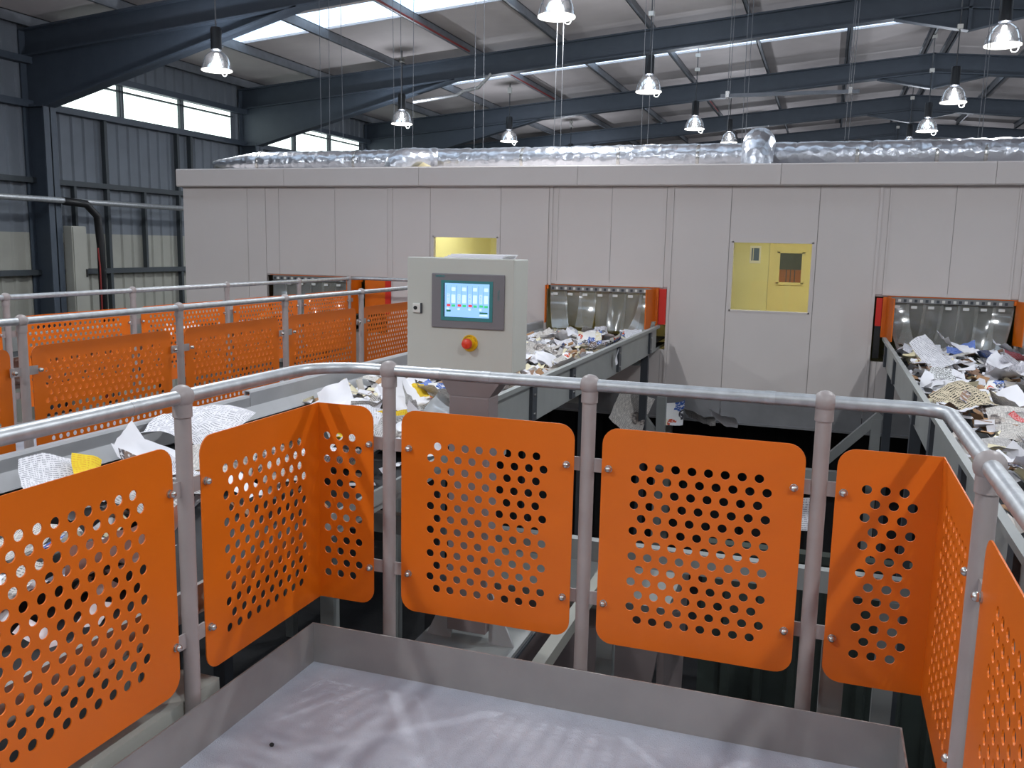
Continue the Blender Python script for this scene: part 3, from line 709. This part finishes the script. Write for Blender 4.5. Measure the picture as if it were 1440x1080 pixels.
tag(MB().lathe([(.001, 0), (.006, .001), (.008, .006), (.004, .010), (.001, .011)], 8, (-1.53, 2.2, .0005)).build('debris_crumb', 'black_plastic'), 'tiny dark crumb on the deck near the left toeboard', 'debris')

# ---- railing pieces
POST_R, RAIL_R = .0245, .021
def add_post(parent, x, y, z0, ztop, lugs, axis, sides=(1, 1), ball=True, lug_len=.065):
    p = MB().tube((x, y, z0), (x, y, ztop-.005), POST_R, 16).build('post', 'post_grey', parent, smooth='angle')
    MB().sphere((x, y, ztop), .036, 20, 12).build('ball_joint', 'post_grey', p, smooth=True)
    MB().lathe([(.02, -.06), (.0285, -.06), (.0285, -.02), (.02, -.02)], 16, (x, y, ztop)).build('collar', 'post_grey', p, smooth='angle')
    for z in lugs:
        b = MB()
        a0 = -lug_len if sides[0] else 0; a1 = lug_len if sides[1] else 0
        if axis == 'x': b.box(x+a0, x+a1, y-.005, y+.001, z-.024, z+.024)
        else: b.box(x-.003, x+.003, y+a0, y+a1, z-.024, z+.024)
        b.build('lug', 'post_grey', p)
    return p
def bolt(parent, x, y, z, d):
    b = MB(); n = Vector(d)
    b.path([Vector((x, y, z)), Vector((x, y, z))+n*.004], .013, 12)
    b.sphere(Vector((x, y, z))+n*.011, .0115, 12, 8)
    b.build('bolt', 'bolt_steel', parent, smooth='angle')
PZ0, PZ1, TH, CR = .205, .965, .004, .055
def panel_mesh(name, pieces, parent, label=None):
    """pieces: (outline, holes, mapping function (u, v, w) -> world)"""
    b = MB()
    for outline, holes, fn in pieces:
        vs, fs = flat_mesh(outline, holes, TH)
        b.add([fn(v.x, v.y, v.z) for v in vs], fs)
    o = b.build(name, 'orange_paint', parent)
    if label: o['label'] = label
    return o
rail = thing('guard_railing', (-.7, 2.5, 0), 'grey tubular guard railing with orange perforated panels around the near platform', 'railing')
RLX, RRX, RFY, RZ = -1.765, .372, 2.905, 1.1
PFY = 2.874
# top rail: straight runs, large bend on the left, tighter one on the right
def bend(cx, cy, r, a0, a1, n): return [(cx+r*math.cos(math.radians(a0+(a1-a0)*i/n)), cy+r*math.sin(math.radians(a0+(a1-a0)*i/n)), RZ) for i in range(n+1)]
rp = [(RLX, -1.5, RZ), (RLX, .87, RZ)] + bend(RLX+.19, RFY-.19, .19, 180, 90, 10) + [(-.726, RFY, RZ)] + bend(RRX-.10, RFY-.10, .10, 90, 0, 8) + [(RRX, -1.5, RZ)]
tr = MB().path(rp, RAIL_R, 18).build('top_rail', 'galvanised', rail, smooth='angle')
for x in (-1.29, -1.10, -.14): MB().lathe([(.0205, -.016), (.0222, -.016), (.0222, .016), (.0205, .016)], 18, (x, RFY, RZ), 'x').build('coupling', 'galvanised', tr, smooth='angle')
for y in (1.93,): MB().lathe([(.0205, -.016), (.0222, -.016), (.0222, .016), (.0205, .016)], 18, (RLX, y, RZ), 'y').build('coupling', 'galvanised', tr, smooth='angle')
LUGZ = (.35, .825)
for x in (-1.481, -.726, .026): add_post(rail, x, RFY, -.12, RZ, LUGZ, 'x')
for y in (.87, 2.13): add_post(rail, RLX, y, -.12, RZ, LUGZ, 'y')
for y in (.87, 2.165): add_post(rail, RRX, y, -.12, RZ, LUGZ, 'y')
front = lambda u, v, w: (u, PFY+w, v)
leftm = lambda u, v, w: (RLX+.004+w, u, v)
rightm = lambda u, v, w: (RRX-.001+w, u, v)
HR, HP, HROW = .0148, .0532, .0446
def hol(u0, k, z0=.305, z1=.842, fl=False):      # k holes in the short rows starting at u0
    return hexholes(u0, u0+(k-1)*HP, z0, z1, HP, HROW, HR, 16, fl)
p3 = panel_mesh('infill_panel', [(rounded(-1.415, -.765, PZ0, PZ1, CR), hol(-1.272, 8), front)], rail, 'orange perforated panel below the control box')
p4 = panel_mesh('infill_panel', [(rounded(-.668, -.018, PZ0, PZ1, CR), hol(-.527, 8), front)], rail, 'orange perforated panel in the middle of the front')
def stag3(u0, k=3, d=HP/2, n=13, zt=.842):
    out = []
    for j in range(n):
        for i in range(k):
            cx = u0+i*HP+(d if j % 2 else 0); z = zt-j*HROW
            out.append([(cx+HR*math.cos(-2*math.pi*q/16), z+HR*math.sin(-2*math.pi*q/16)) for q in range(16)])
    return out
FLX, FLY = RLX+.004, PFY
l2 = panel_mesh('infill_panel', [(rounded(2.195, FLY, PZ0, PZ1, CR, (1,0,0,1)), stag3(2.315, 9, HP/2), leftm),
                                 (rounded(FLX, -1.53, PZ0, PZ1, CR, (0,1,1,0)), stag3(-1.725, 3, HP/2), front)], rail, 'orange perforated panel folded round the left corner')
l1 = panel_mesh('infill_panel', [(rounded(.935, 2.07, PZ0, PZ1, CR), hol(1.06, 17, .31, .858), leftm)], rail, 'wide orange perforated panel on the left side')
p5 = panel_mesh('infill_panel', [(rounded(.075, RRX-.001, PZ0, PZ1, CR, (1,0,0,1)), stag3(.165, 3, HP/2), front),
                                 (rounded(2.235, FLY, PZ0, PZ1, CR, (1,0,0,1)), stag3(2.345, 8, HP/2), rightm)], rail, 'orange perforated panel folded round the right corner')
p6 = panel_mesh('infill_panel', [(rounded(.935, 2.10, PZ0, PZ1, CR), hol(1.06, 17, .31, .858), rightm)], rail, 'orange perforated panel cut off at the right edge')
for z in LUGZ:
    for p, xs in ((p3, (-1.384, -.791)), (p4, (-.644, -.048)), (p5, (.098,)), (l2, (-1.545,))):
        for x in xs: bolt(p, x, PFY-.002, z, (0, -1, 0))
    for p, y in ((l1, 2.055), (l1, .96), (l2, 2.215)): bolt(p, RLX+.006, y, z, (1, 0, 0))
    for p, y in ((p6, 2.085), (p5, 2.25)): bolt(p, RRX-.003, y, z, (-1, 0, 0))

# ---- walkway with two railings beyond the conveyor
wk = thing('walkway', (-4.9, 5, 0), 'walkway deck between the two rows of orange railing panels', 'walkway')
MB().box(-5.72, -4.13, -1, 10.25, -.03, 0).build('deck_plate', 'deck', wk)
for x in (-5.725, -4.125): MB().box(x-.004, x+.004, -1, 10.25, -.1, .15).build('toeboard', 'toe_steel', wk)
for x in (-5.6, -4.25):
    MB().box(x-.05, x+.05, -1, 10.2, -.2, -.03).build('joist', 'conveyor_grey', wk)
    for y in (.5, 4.5, 8.5): MB().box(x-.05, x+.05, y-.05, y+.05, GZ, -.2).build('leg', 'conveyor_grey', wk)
def side_rail(x, posts, label, rp, inner):
    t = thing('guard_railing', (x, 6, 0), label, 'railing')
    MB().path(rp, RAIL_R, 12).build('top_rail', 'galvanised', t, smooth='angle')
    fn = lambda u, v, w: (x+inner*.02+w, u, v)
    for i, y in enumerate(posts):
        add_post(t, x, y, -.12, RZ, (.35, .825), 'y', lug_len=.09)
    for a, c in zip(posts, posts[1:]):
        o = panel_mesh('infill_panel', [(rounded(a+.07, c-.07, .25, .955, .05), hexholes(a+.2, c-.2, .36, .86, .052, .0445, .0145, 10), fn)], t)
        for z in (.35, .825):
            for y in (a+.085, c-.085):
                bolt(o, x+.022*1, y, z, (1, 0, 0))
    return t
side_rail(-4.10, [1.17, 2.43, 3.69, 4.95, 6.21, 7.47, 8.73, 9.99], 'guard railing with orange panels along the conveyor, nearer of two on the walkway',
          [(-4.10, 0, RZ), (-4.10, 10.2, RZ)], -1)
nb = [(-5.75, 0, RZ), (-5.75, 10.16, RZ)]+[(-5.60+.15*math.cos(math.radians(180-9*i*1.25)), 10.16+.15*math.sin(math.radians(180-9*i*1.25)), RZ) for i in range(9)]+[(-4.2, 10.31, RZ)]
side_rail(-5.75, [2.47, 3.76, 5.05, 6.35, 7.67, 9.0, 10.16], 'guard railing with orange panels at the back, on the far side of the walkway', nb, 1)

# ================================================================== CONTROL PANEL
cp = thing('control_panel', (-1.55, 3.86, -.385), 'pale grey control box with touch screen and red emergency stop on a pedestal', 'control panel')
BX0, BX1, BY0, BY1, BZ0, BZ1 = -1.822, -1.305, 3.76, 3.97, .985, 1.497
MB().box(BX0, BX1, BY0+.0225, BY1, BZ0, BZ1).build('box_body', 'panel_box', cp, bevel=.006)
MB().box(BX0+.006, BX1-.006, BY0+.019, BY0+.023, BZ0+.006, BZ1-.006).build('door_gasket', 'black_plastic', cp)
dr = MB().box(BX0-.002, BX1+.002, BY0, BY0+.02, BZ0-.002, BZ1+.002).build('box_door', 'panel_box', cp, bevel=.005)
sx0, sx1, sz0, sz1 = -1.697, -1.343, 1.182, 1.429
sc = MB().box(sx0, sx1, BY0-.008, BY0+.001, sz0, sz1).build('touch_screen', 'bezel', cp, bevel=.004)
f = lambda u, v: (sx0+(sx1-sx0)*u, sz1-(sz1-sz0)*v)
def scr(name, m, u0, u1, v0, v1, y0, y1):
    (xa, za), (xb, zb) = f(u0, v0), f(u1, v1)
    return MB().box(xa, xb, BY0-y1, BY0-y0, zb, za).build(name, m, sc)
scr('screen_border', 'teal', .135, .845, .125, .86, .008, .010)
scr('display', 'screen_blue', .19, .80, .175, .79, .010, .0115)
scr('display_edge', 'black_plastic', .175, .19, .175, .79, .010, .012)
b = {k: MB() for k in ('screen_pale', 'screen_line', 'screen_red', 'screen_green', 'screen_dark')}
def sq(k, u0, u1, v0, v1, y=.0118):
    uu = lambda q: .19+.61*q; vv = lambda q: .175+.615*q
    (xa, za), (xb, zb) = f(uu(u0), vv(v0)), f(uu(u1), vv(v1)); b[k].box(xa, xb, BY0-y-.0004, BY0-y, zb, za)
for i in range(4):
    c = .02+i*.245
    sq('screen_pale', c+.13, c+.22, .12, .22); sq('screen_pale', c+.03, c+.09, .32, .58); sq('screen_pale', c+.13, c+.22, .34, .58)
    sq('screen_line', c+.005, c+.012, .06, .72); sq('screen_line', c+.118, c+.124, .06, .72)
    for j in range(6): sq('screen_line', c+.04, c+.08, .34+j*.04, .355+j*.04, .0123)
    sq('screen_red' if i < 3 else 'screen_green', c+.03, c+.11, .62, .69); sq('screen_green', c+.14, c+.22, .63, .70); sq('screen_pale', c+.03, c+.08, .73, .79)
sq('screen_dark', .04, .14, .79, .85); sq('screen_dark', .79, .97, .83, .88); sq('screen_pale', .79, .97, .90, .95)
for k in b: b[k].build('display_graphics', k, sc)
def text_mesh(name, txt, m, parent, size, loc, rotz_up=0):
    cu = bpy.data.curves.new('tmp', 'FONT'); cu.body = txt; cu.size = size; cu.align_x = 'CENTER'; cu.align_y = 'CENTER'; cu.extrude = .0004; cu.resolution_u = 2
    ob = bpy.data.objects.new('tmp', cu); COL.objects.link(ob)
    me = bpy.data.meshes.new_from_object(ob.evaluated_get(bpy.context.evaluated_depsgraph_get()))
    bpy.data.objects.remove(ob); bpy.data.curves.remove(cu)
    me.transform(Matrix.Rotation(math.radians(90), 4, 'X') @ Matrix.Rotation(rotz_up, 4, 'Z')); me.materials.clear(); me.materials.append(MATS[m]); me.name = name
    return place(name, me, loc, parent)
text_mesh('lettering', 'SIEMENS', 'logo_teal', sc, .012, (sx0+.042, BY0-.009, sz1-.013))
text_mesh('lettering', 'TOUCH', 'teal', sc, .013, (sx1-.028, BY0-.009, sz1-.09), math.radians(-90))
# emergency stop
es = MB().lathe([(.001, -.006), (.038, -.006), (.038, 0), (.036, .0), (.001, .0)], 28, (-1.507, BY0, 1.117), 'y').build('emergency_stop', 'estop_yellow', cp, smooth='angle')
MB().lathe([(.001, -.03), (.022, -.03), (.024, -.004), (.001, -.004)], 20, (-1.507, BY0, 1.117), 'y').build('collar', 'estop_yellow', es, smooth='angle')
MB().lathe([(.001, -.058), (.012, -.057), (.021, -.052), (.024, -.044), (.024, -.034), (.016, -.03), (.001, -.03)], 24, (-1.507, BY0, 1.117), 'y').build('push_button', 'estop_red', es, smooth='angle')
for i, ch in enumerate('EMERGENCY STOP'):
    a = math.radians(160-i*10.8)
    if ch != ' ': text_mesh('lettering', ch, 'black_plastic', es, .008, (-1.507+.031*math.cos(a), BY0-.0065, 1.117+.031*math.sin(a)), a-math.pi/2)
# door lock
lk = MB().box(-1.792, -1.752, BY0-.01, BY0+.001, 1.245, 1.288).build('door_lock', 'white_plastic', cp, bevel=.003)
MB().lathe([(.001, -.013), (.009, -.013), (.009, -.009), (.001, -.009)], 14, (-1.777, BY0, 1.267), 'y').build('key_slot', 'black_plastic', lk)
MB().box(-1.752, -1.747, BY0-.012, BY0+.001, 1.243, 1.29).build('lock_side', 'stiffener', lk)
# pedestal: head plate, funnel, post, foot with gussets
MB().box(-1.70, -1.36, 3.79, 3.96, .955, .985).build('head_plate', 'stiffener', cp)
vs = [(-1.68,3.80,.955),(-1.36,3.80,.955),(-1.36,3.95,.955),(-1.68,3.95,.955),(-1.63,3.81,.86),(-1.43,3.81,.86),(-1.43,3.94,.86),(-1.63,3.94,.86)]
MB().add(vs, [(0,1,2,3),(7,6,5,4),(0,4,5,1),(1,5,6,2),(2,6,7,3),(3,7,4,0)]).build('funnel', 'pedestal', cp)
MB().box(-1.63, -1.43, 3.81, 3.94, -.30, .86).build('pedestal_post', 'pedestal', cp, bevel=.006)
MB().box(-1.78, -1.28, 3.66, 4.1, -.385, -.365).build('foot_plate', 'conveyor_grey', cp)
for s, x in ((-1, -1.63), (1, -1.43)): MB().prism([(x, -.365), (x+s*.13, -.365), (x, -.08)], 'xz', 3.86, 3.875).build('gusset', 'conveyor_light', cp)
ppr = thing('paper_stack', (-1.49, 3.86, BZ1+.002), 'thin white papers lying on top of the control box', 'paper')
for i in range(3):
    MB().box(-1.645+i*.012, -1.365+i*.008, 3.775+i*.01, 3.955-i*.006, BZ1+.0025+i*.006, BZ1+.008+i*.006).build('sheet', 'paper_white', ppr)

# ================================================================== WASTE PAPER
def sheet_mesh(name, seed, w, h, curl=.25, crump=.02, nx=7, ny=8):
    r = random.Random(seed); vs = []; fs = []; uvs = []
    a1, o1, s1 = r.uniform(0, math.pi), r.uniform(-.2, .2)*w, r.uniform(.1, .45)
    a2, o2, s2 = r.uniform(0, math.pi), r.uniform(-.3, .3)*w, r.uniform(-.3, .3)
    cx, cy = r.uniform(-1, 1)*curl, r.uniform(-1, 1)*curl*.6; off = Vector((seed*3.1, seed*1.7, 0))
    for j in range(ny+1):
        for i in range(nx+1):
            x = (i/nx-.5)*w; y = (j/ny-.5)*h
            d1 = max(0, x*math.cos(a1)+y*math.sin(a1)-o1); d2 = max(0, x*math.cos(a2)+y*math.sin(a2)-o2)
            z = s1*d1+s2*d2+cx*x*x/w*2+cy*y*y/h*2+crump*noise.noise(Vector((x*11, y*11, 0))+off)*1.6+crump*.7*noise.noise(Vector((x*28, y*28, 5))+off)
            jx = .012*noise.noise(Vector((x*9, y*9, 9))+off)
            vs.append((x*(1-.15*min(1, s1*d1*4))+jx, y+jx, z)); uvs.append((i/nx*w/.3, j/ny*h/.3))
    zm = sum(v[2] for v in vs)/len(vs); vs = [(v[0], v[1], v[2]-zm) for v in vs]
    for j in range(ny):
        for i in range(nx): k = j*(nx+1)+i; fs.append((k, k+1, k+nx+2, k+nx+1))
    me = bpy.data.meshes.new(name); me.from_pydata(vs, [], fs)
    ul = me.uv_layers.new(name='UVMap')
    for lp in me.loops: ul.data[lp.index].uv = uvs[lp.vertex_index]
    for p in me.polygons: p.use_smooth = True
    me.materials.append(MATS['paper_white']); return me
SHEETS = [sheet_mesh('paper_sheet', 11+i, *wh, curl=c*.55, crump=k*.75) for i, (wh, c, k) in enumerate([((.21, .30), .5, .014), ((.21, .30), .9, .02), ((.30, .40), .5, .03), ((.15, .22), .6, .012), ((.26, .34), .8, .03), ((.12, .26), .9, .02),
          ((.2, .2), .4, .03), ((.28, .36), .3, .045), ((.1, .16), .6, .01), ((.21, .28), 1.0, .05), ((.32, .30), .6, .03), ((.18, .25), .3, .01)])]
KIND = {'paper_white': ('paper_sheet', 'plain white'), 'paper_text': ('paper_sheet', 'white printed'), 'paper_news': ('newspaper_sheet', 'creased newspaper'), 'paper_grey': ('newspaper_sheet', 'grey newspaper'),
        'paper_ad': ('magazine_page', 'coloured magazine'), 'paper_dark': ('magazine_page', 'dark magazine'), 'cardboard': ('cardboard_piece', 'brown cardboard'), 'paper_blue': ('magazine_page', 'blue'), 'paper_red': ('magazine_page', 'red'), 'paper_yellow': ('magazine_page', 'yellow'), 'plastic_film': ('plastic_film', 'clear plastic film')}
def put_sheet(me, m, loc, rot, sc=1, name=None, label=None, group=None, cat='paper'):
    o = bpy.data.objects.new(name or 'paper_sheet', me); COL.objects.link(o); o.location = loc; o.rotation_euler = rot; o.scale = (sc,)*3
    o.material_slots[0].link = 'OBJECT'; o.material_slots[0].material = MATS[m]
    return tag(o, label, cat, group)
def heap(x0, x1, y0, y1, n, zfun, where, weights, smin=.8, smax=1.15, tilt=.2, seed=1, dens=None):
    r = random.Random(seed); kinds = [k for k, w in weights for _ in range(w)]
    for i in range(n):
        while True:
            x = r.uniform(x0+.1, x1-.1); y = y0+(y1-y0)*r.random()**1.15
            if dens is None or r.random() < dens(x, y): break
        m = r.choice(kinds); me = r.choice(SHEETS); nm, w = KIND[m]
        zone = 'by the curtain' if y > 8 else 'halfway along' if y > 5.1 else 'at the near end' if y > 3.2 else 'nearest the viewer'
        fx = (x-x0)/(x1-x0); side = 'left edge' if fx < .36 else 'centre' if fx < .64 else 'right edge'
        zone = '%s, %s' % (zone, side); wh = 'of'+where[2:]
        lab = '%s sheet %s %s' % (w, zone, wh) if 'film' not in w else 'clear plastic film %s %s' % (zone, wh)
        put_sheet(me, m, (x, y, zfun(x, y)+r.uniform(.0, .05)), (r.gauss(0, tilt), r.gauss(0, tilt), r.uniform(0, 6.28)), r.uniform(smin, smax), nm,
                  lab, '%s pieces %s %s' % (w, zone, where), 'paper' if nm != 'plastic_film' else 'film')
def litter(name, x0, x1, y0, y1, n, zfun, label, seed, dens=None):
    r = random.Random(seed); b = MB(); pal = ['paper_white', 'paper_text', 'paper_grey', 'paper_ad', 'paper_dark', 'paper_white', 'paper_news', 'paper_white', 'paper_text', 'paper_ad', 'cardboard', 'paper_text']
    for i in range(n):
        while True:
            x = r.uniform(x0+.05, x1-.05); y = r.uniform(y0, y1)
            if dens is None or r.random() < dens(x, y): break
        w, h = r.uniform(.04, .12), r.uniform(.05, .16); R = Matrix.Translation((x, y, zfun(x, y)-r.uniform(0, .03))) @ Matrix.Rotation(r.uniform(0, 6.28), 4, 'Z') @ Matrix.Rotation(r.gauss(0, .4), 4, 'X') @ Matrix.Rotation(r.gauss(0, .4), 4, 'Y')
        c = r.uniform(-.04, .04); vs = [R @ Vector((u*w, v*h, c*(u*u*4))) for v in (-.5, .5) for u in (-.5, 0, .5)]
        b.add(vs, [(0,1,4,3), (1,2,5,4)]); b.mi += [r.randrange(len(pal))]*2
    o = b.build(name, mats=pal); return tag(o, label, 'paper litter', kind='stuff')
def zR(x, y): return .545+.05*noise.noise(Vector((x*2.2, y*1.6, 0)))+.03*math.sin(math.pi*(x-RL)/(RR-RL))
def zM(x, y): return .525+.05*noise.noise(Vector((x*2.2, y*1.6, 7)))
def dL(x, y): return 1 if y > 5.2 else max(0, min(1, .35+1.2*noise.noise(Vector((x*1.1, y*.9, 3)))+(.5 if 4.2 < y < 5.2 else 0)))
BASEW = [('paper_white', 10), ('paper_text', 9), ('paper_news', 6), ('paper_grey', 3), ('paper_ad', 6), ('paper_dark', 3), ('cardboard', 1), ('paper_blue', 1), ('paper_red', 1), ('plastic_film', 1)]
litter('paper_litter', RL+.03, RR-.03, .2, 10.6, 900, zR, 'small scraps of mixed paper covering the right conveyor belt', 21)
litter('paper_litter', ML+.05, MR-.03, 5.0, 10.6, 900, zM, 'small scraps of mixed paper covering the middle conveyor belt', 22)
litter('paper_litter', ML+.35, MR-.05, .6, 5.0, 130, lambda x, y: .49, 'sparse paper scraps on the belt beside the near platform', 23, dL)
heap(RL+.04, RR-.04, 1.4, 10.5, 135, zR, 'on the right conveyor', BASEW, .6, 1.05, seed=31)
heap(ML+.05, MR-.04, 5.1, 10.5, 100, zM, 'on the middle conveyor', BASEW, .55, .9, .32, seed=32)
heap(ML+.42, MR-.08, 1.0, 5.1, 46, lambda x, y: .53+.04*noise.noise(Vector((x*3, y*3, 1))), 'on the left belt', BASEW+[('paper_yellow', 2)], .8, 1.2, .18, seed=33, dens=dL)
heap(OL+.05, OR_-.05, 7.5, 10.5, 14, lambda x, y: .53, 'on the far left conveyor', BASEW, .8, 1.1, .3, seed=34)
# single sheets that stand out
put_sheet(SHEETS[2], 'paper_letters', (.90, 6.35, .66), (.2, -.1, .6), .85, 'newspaper_sheet', 'tan sheet with rows of dark printed lettering on the right conveyor', 'printed sheet')
put_sheet(SHEETS[6], 'paper_bw', (.90, 7.5, .65), (.35, .1, .3), .8, 'printed_sheet', 'black and white patterned sheet on the right conveyor', 'printed sheet')
put_sheet(SHEETS[3], 'paper_magenta', (1.72, 6.4, .68), (.3, .2, .2), 1.0, 'magazine_page', 'magenta page at the right edge of the right conveyor', 'magazine page')
put_sheet(SHEETS[7], 'paper_navy', (1.72, 7.8, .68), (.6, -.2, .8), .9, 'magazine_page', 'dark navy page near the right curtain', 'magazine page')
put_sheet(SHEETS[0], 'paper_lime', (1.18, 5.1, .66), (.1, .1, 1.3), 1.0, 'paper_sheet', 'pale lime sheet in front on the right conveyor', 'paper')
put_sheet(SHEETS[0], 'paper_text', (.93, 8.6, .70), (.5, -.3, .9), 1.15, 'paper_sheet', 'white sheet standing up near the left guard of the right conveyor', 'paper')
put_sheet(SHEETS[4], 'paper_white', (1.25, 9.7, .69), (.1, .1, .2), 1.2, 'paper_sheet', 'large white sheet under the curtain of the right conveyor', 'paper')
put_sheet(SHEETS[11], 'paper_text', (1.25, 4.5, .67), (.1, .15, .4), 1.3, 'paper_sheet', 'broad white sheet at the front of the right conveyor', 'paper')
put_sheet(SHEETS[2], 'paper_text', (-3.08, 3.85, .60), (.1, .32, .25), 1.35, 'newspaper_sheet', 'spread newspaper leaning on the guard behind the left post', 'newspaper')
put_sheet(SHEETS[4], 'paper_white', (-2.9, 3.25, .58), (.1, .2, .5), 1.0, 'paper_sheet', 'white sheet on the belt beside the yellow leaflet', 'paper')
put_sheet(SHEETS[8], 'paper_yellow', (-2.86, 2.86, .60), (.1, .2, .9), 1.15, 'magazine_page', 'yellow leaflet beyond the wide left panel', 'leaflet')
put_sheet(SHEETS[0], 'paper_text', (-2.95, 2.75, .575), (.1, .15, 1.0), 1.0, 'paper_sheet', 'printed white sheet under the yellow leaflet', 'paper')
put_sheet(SHEETS[5], 'paper_yellow', (-2.18, 4.72, .70), (.2, .3, 1.0), .7, 'magazine_page', 'yellow leaflet in the pile left of the pedestal', 'leaflet')
put_sheet(SHEETS[1], 'paper_white', (-2.78, 4.72, .60), (.25, -.45, .4), 1.05, 'paper_sheet', 'white sheet standing on the belt left of the pile', 'paper')
put_sheet(SHEETS[3], 'paper_white', (-2.62, 5.6, .72), (1.15, .3, .5), .95, 'paper_sheet', 'pointed white sheet standing up beside the control box', 'paper')
PILE = [(7, 'plastic_film', (-1.93, 4.58, .60), (.2, .75, .3), 1.1, 'clear plastic film hanging off the pile beside the pedestal'), (9, 'paper_grey', (-2.1, 4.5, .64), (.2, .35, .8), 1.1, 'grey newspaper in the pile left of the pedestal'),
        (4, 'paper_white', (-2.3, 4.75, .66), (.1, .2, .1), 1.1, 'big white sheet on top of the pile left of the pedestal'), (2, 'paper_text', (-2.3, 4.45, .60), (.1, .1, 2.1), .9, 'printed sheet at the foot of the pile by the front post'),
        (10, 'paper_news', (-2.02, 4.8, .66), (-.1, .4, 1.1), 1.1, 'newspaper on the pile at the end of the grey guard'), (9, 'paper_white', (-2.0, 4.4, .57), (.4, .25, 1.7), 1.0, 'crumpled white sheet at the front of the pile by the pedestal'),
        (7, 'paper_white', (-2.45, 4.95, .64), (.2, -.1, .7), .9, 'wrinkled white sheet at the back of the pile'), (9, 'paper_news', (-2.5, 4.6, .60), (-.2, .2, 2.6), .9, 'wrinkled newspaper on the left flank of the pile'),
        (6, 'paper_ad', (-2.2, 5.0, .66), (.3, .1, .4), .8, 'coloured page behind the yellow leaflet on the pile'), (3, 'paper_blue', (-2.3, 5.1, .67), (.2, .2, 1.4), .7, 'small blue page at the back of the pile'),
        (7, 'paper_grey', (-2.1, 4.2, .56), (.2, .3, .2), .9, 'dull grey sheet low at the front of the pile'), (0, 'paper_white', (-1.95, 4.25, .53), (.3, .35, .1), .9, 'white sheet sliding off the front of the pile')]
for me, m, p, rt_, sc_, lab in PILE:
    put_sheet(SHEETS[me], m, p, rt_, sc_, KIND[m][0], lab, 'paper' if m != 'plastic_film' else 'film')
# sheets caught on the beam below the cabin
put_sheet(SHEETS[4], 'paper_news', (-2.0, 10.0, -.28), (.85, .25, 0), 1.5, 'newspaper_sheet', 'printed sheet hanging below the cabin behind the rail', 'newspaper')
put_sheet(SHEETS[3], 'paper_ad', (-1.60, 10.60, -.40), (.8, 0, .1), 1.5, 'magazine_page', 'pinkish page caught on the floor beam under the cabin', 'magazine page')
put_sheet(SHEETS[5], 'paper_grey', (-1.30, 10.58, -.40), (.15, .8, 1.5), 1.5, 'newspaper_sheet', 'strip of newspaper on the floor beam under the cabin', 'newspaper')
put_sheet(SHEETS[0], 'paper_white', (-1.02, 10.58, -.40), (.1, .7, 1.5), 1.1, 'paper_sheet', 'white sheet lying over the floor beam under the cabin', 'paper')
put_sheet(SHEETS[8], 'paper_grey', (-1.84, 10.25, .62), (1.3, .1, 1.2), 1.3, 'paper_sheet', 'torn paper hanging at the corner of the middle opening', 'paper')
put_sheet(SHEETS[8], 'paper_white', (-1.765, 8.05, .56), (1.4, 0, 1.57), .9, 'paper_sheet', 'small white scrap stuck on the guard of the middle conveyor', 'paper')
put_sheet(SHEETS[8], 'paper_text', (.0, 5.9, -.12), (1.3, 0, .1), 1.4, 'paper_sheet', 'scrap of white paper hanging behind the right front post', 'paper')
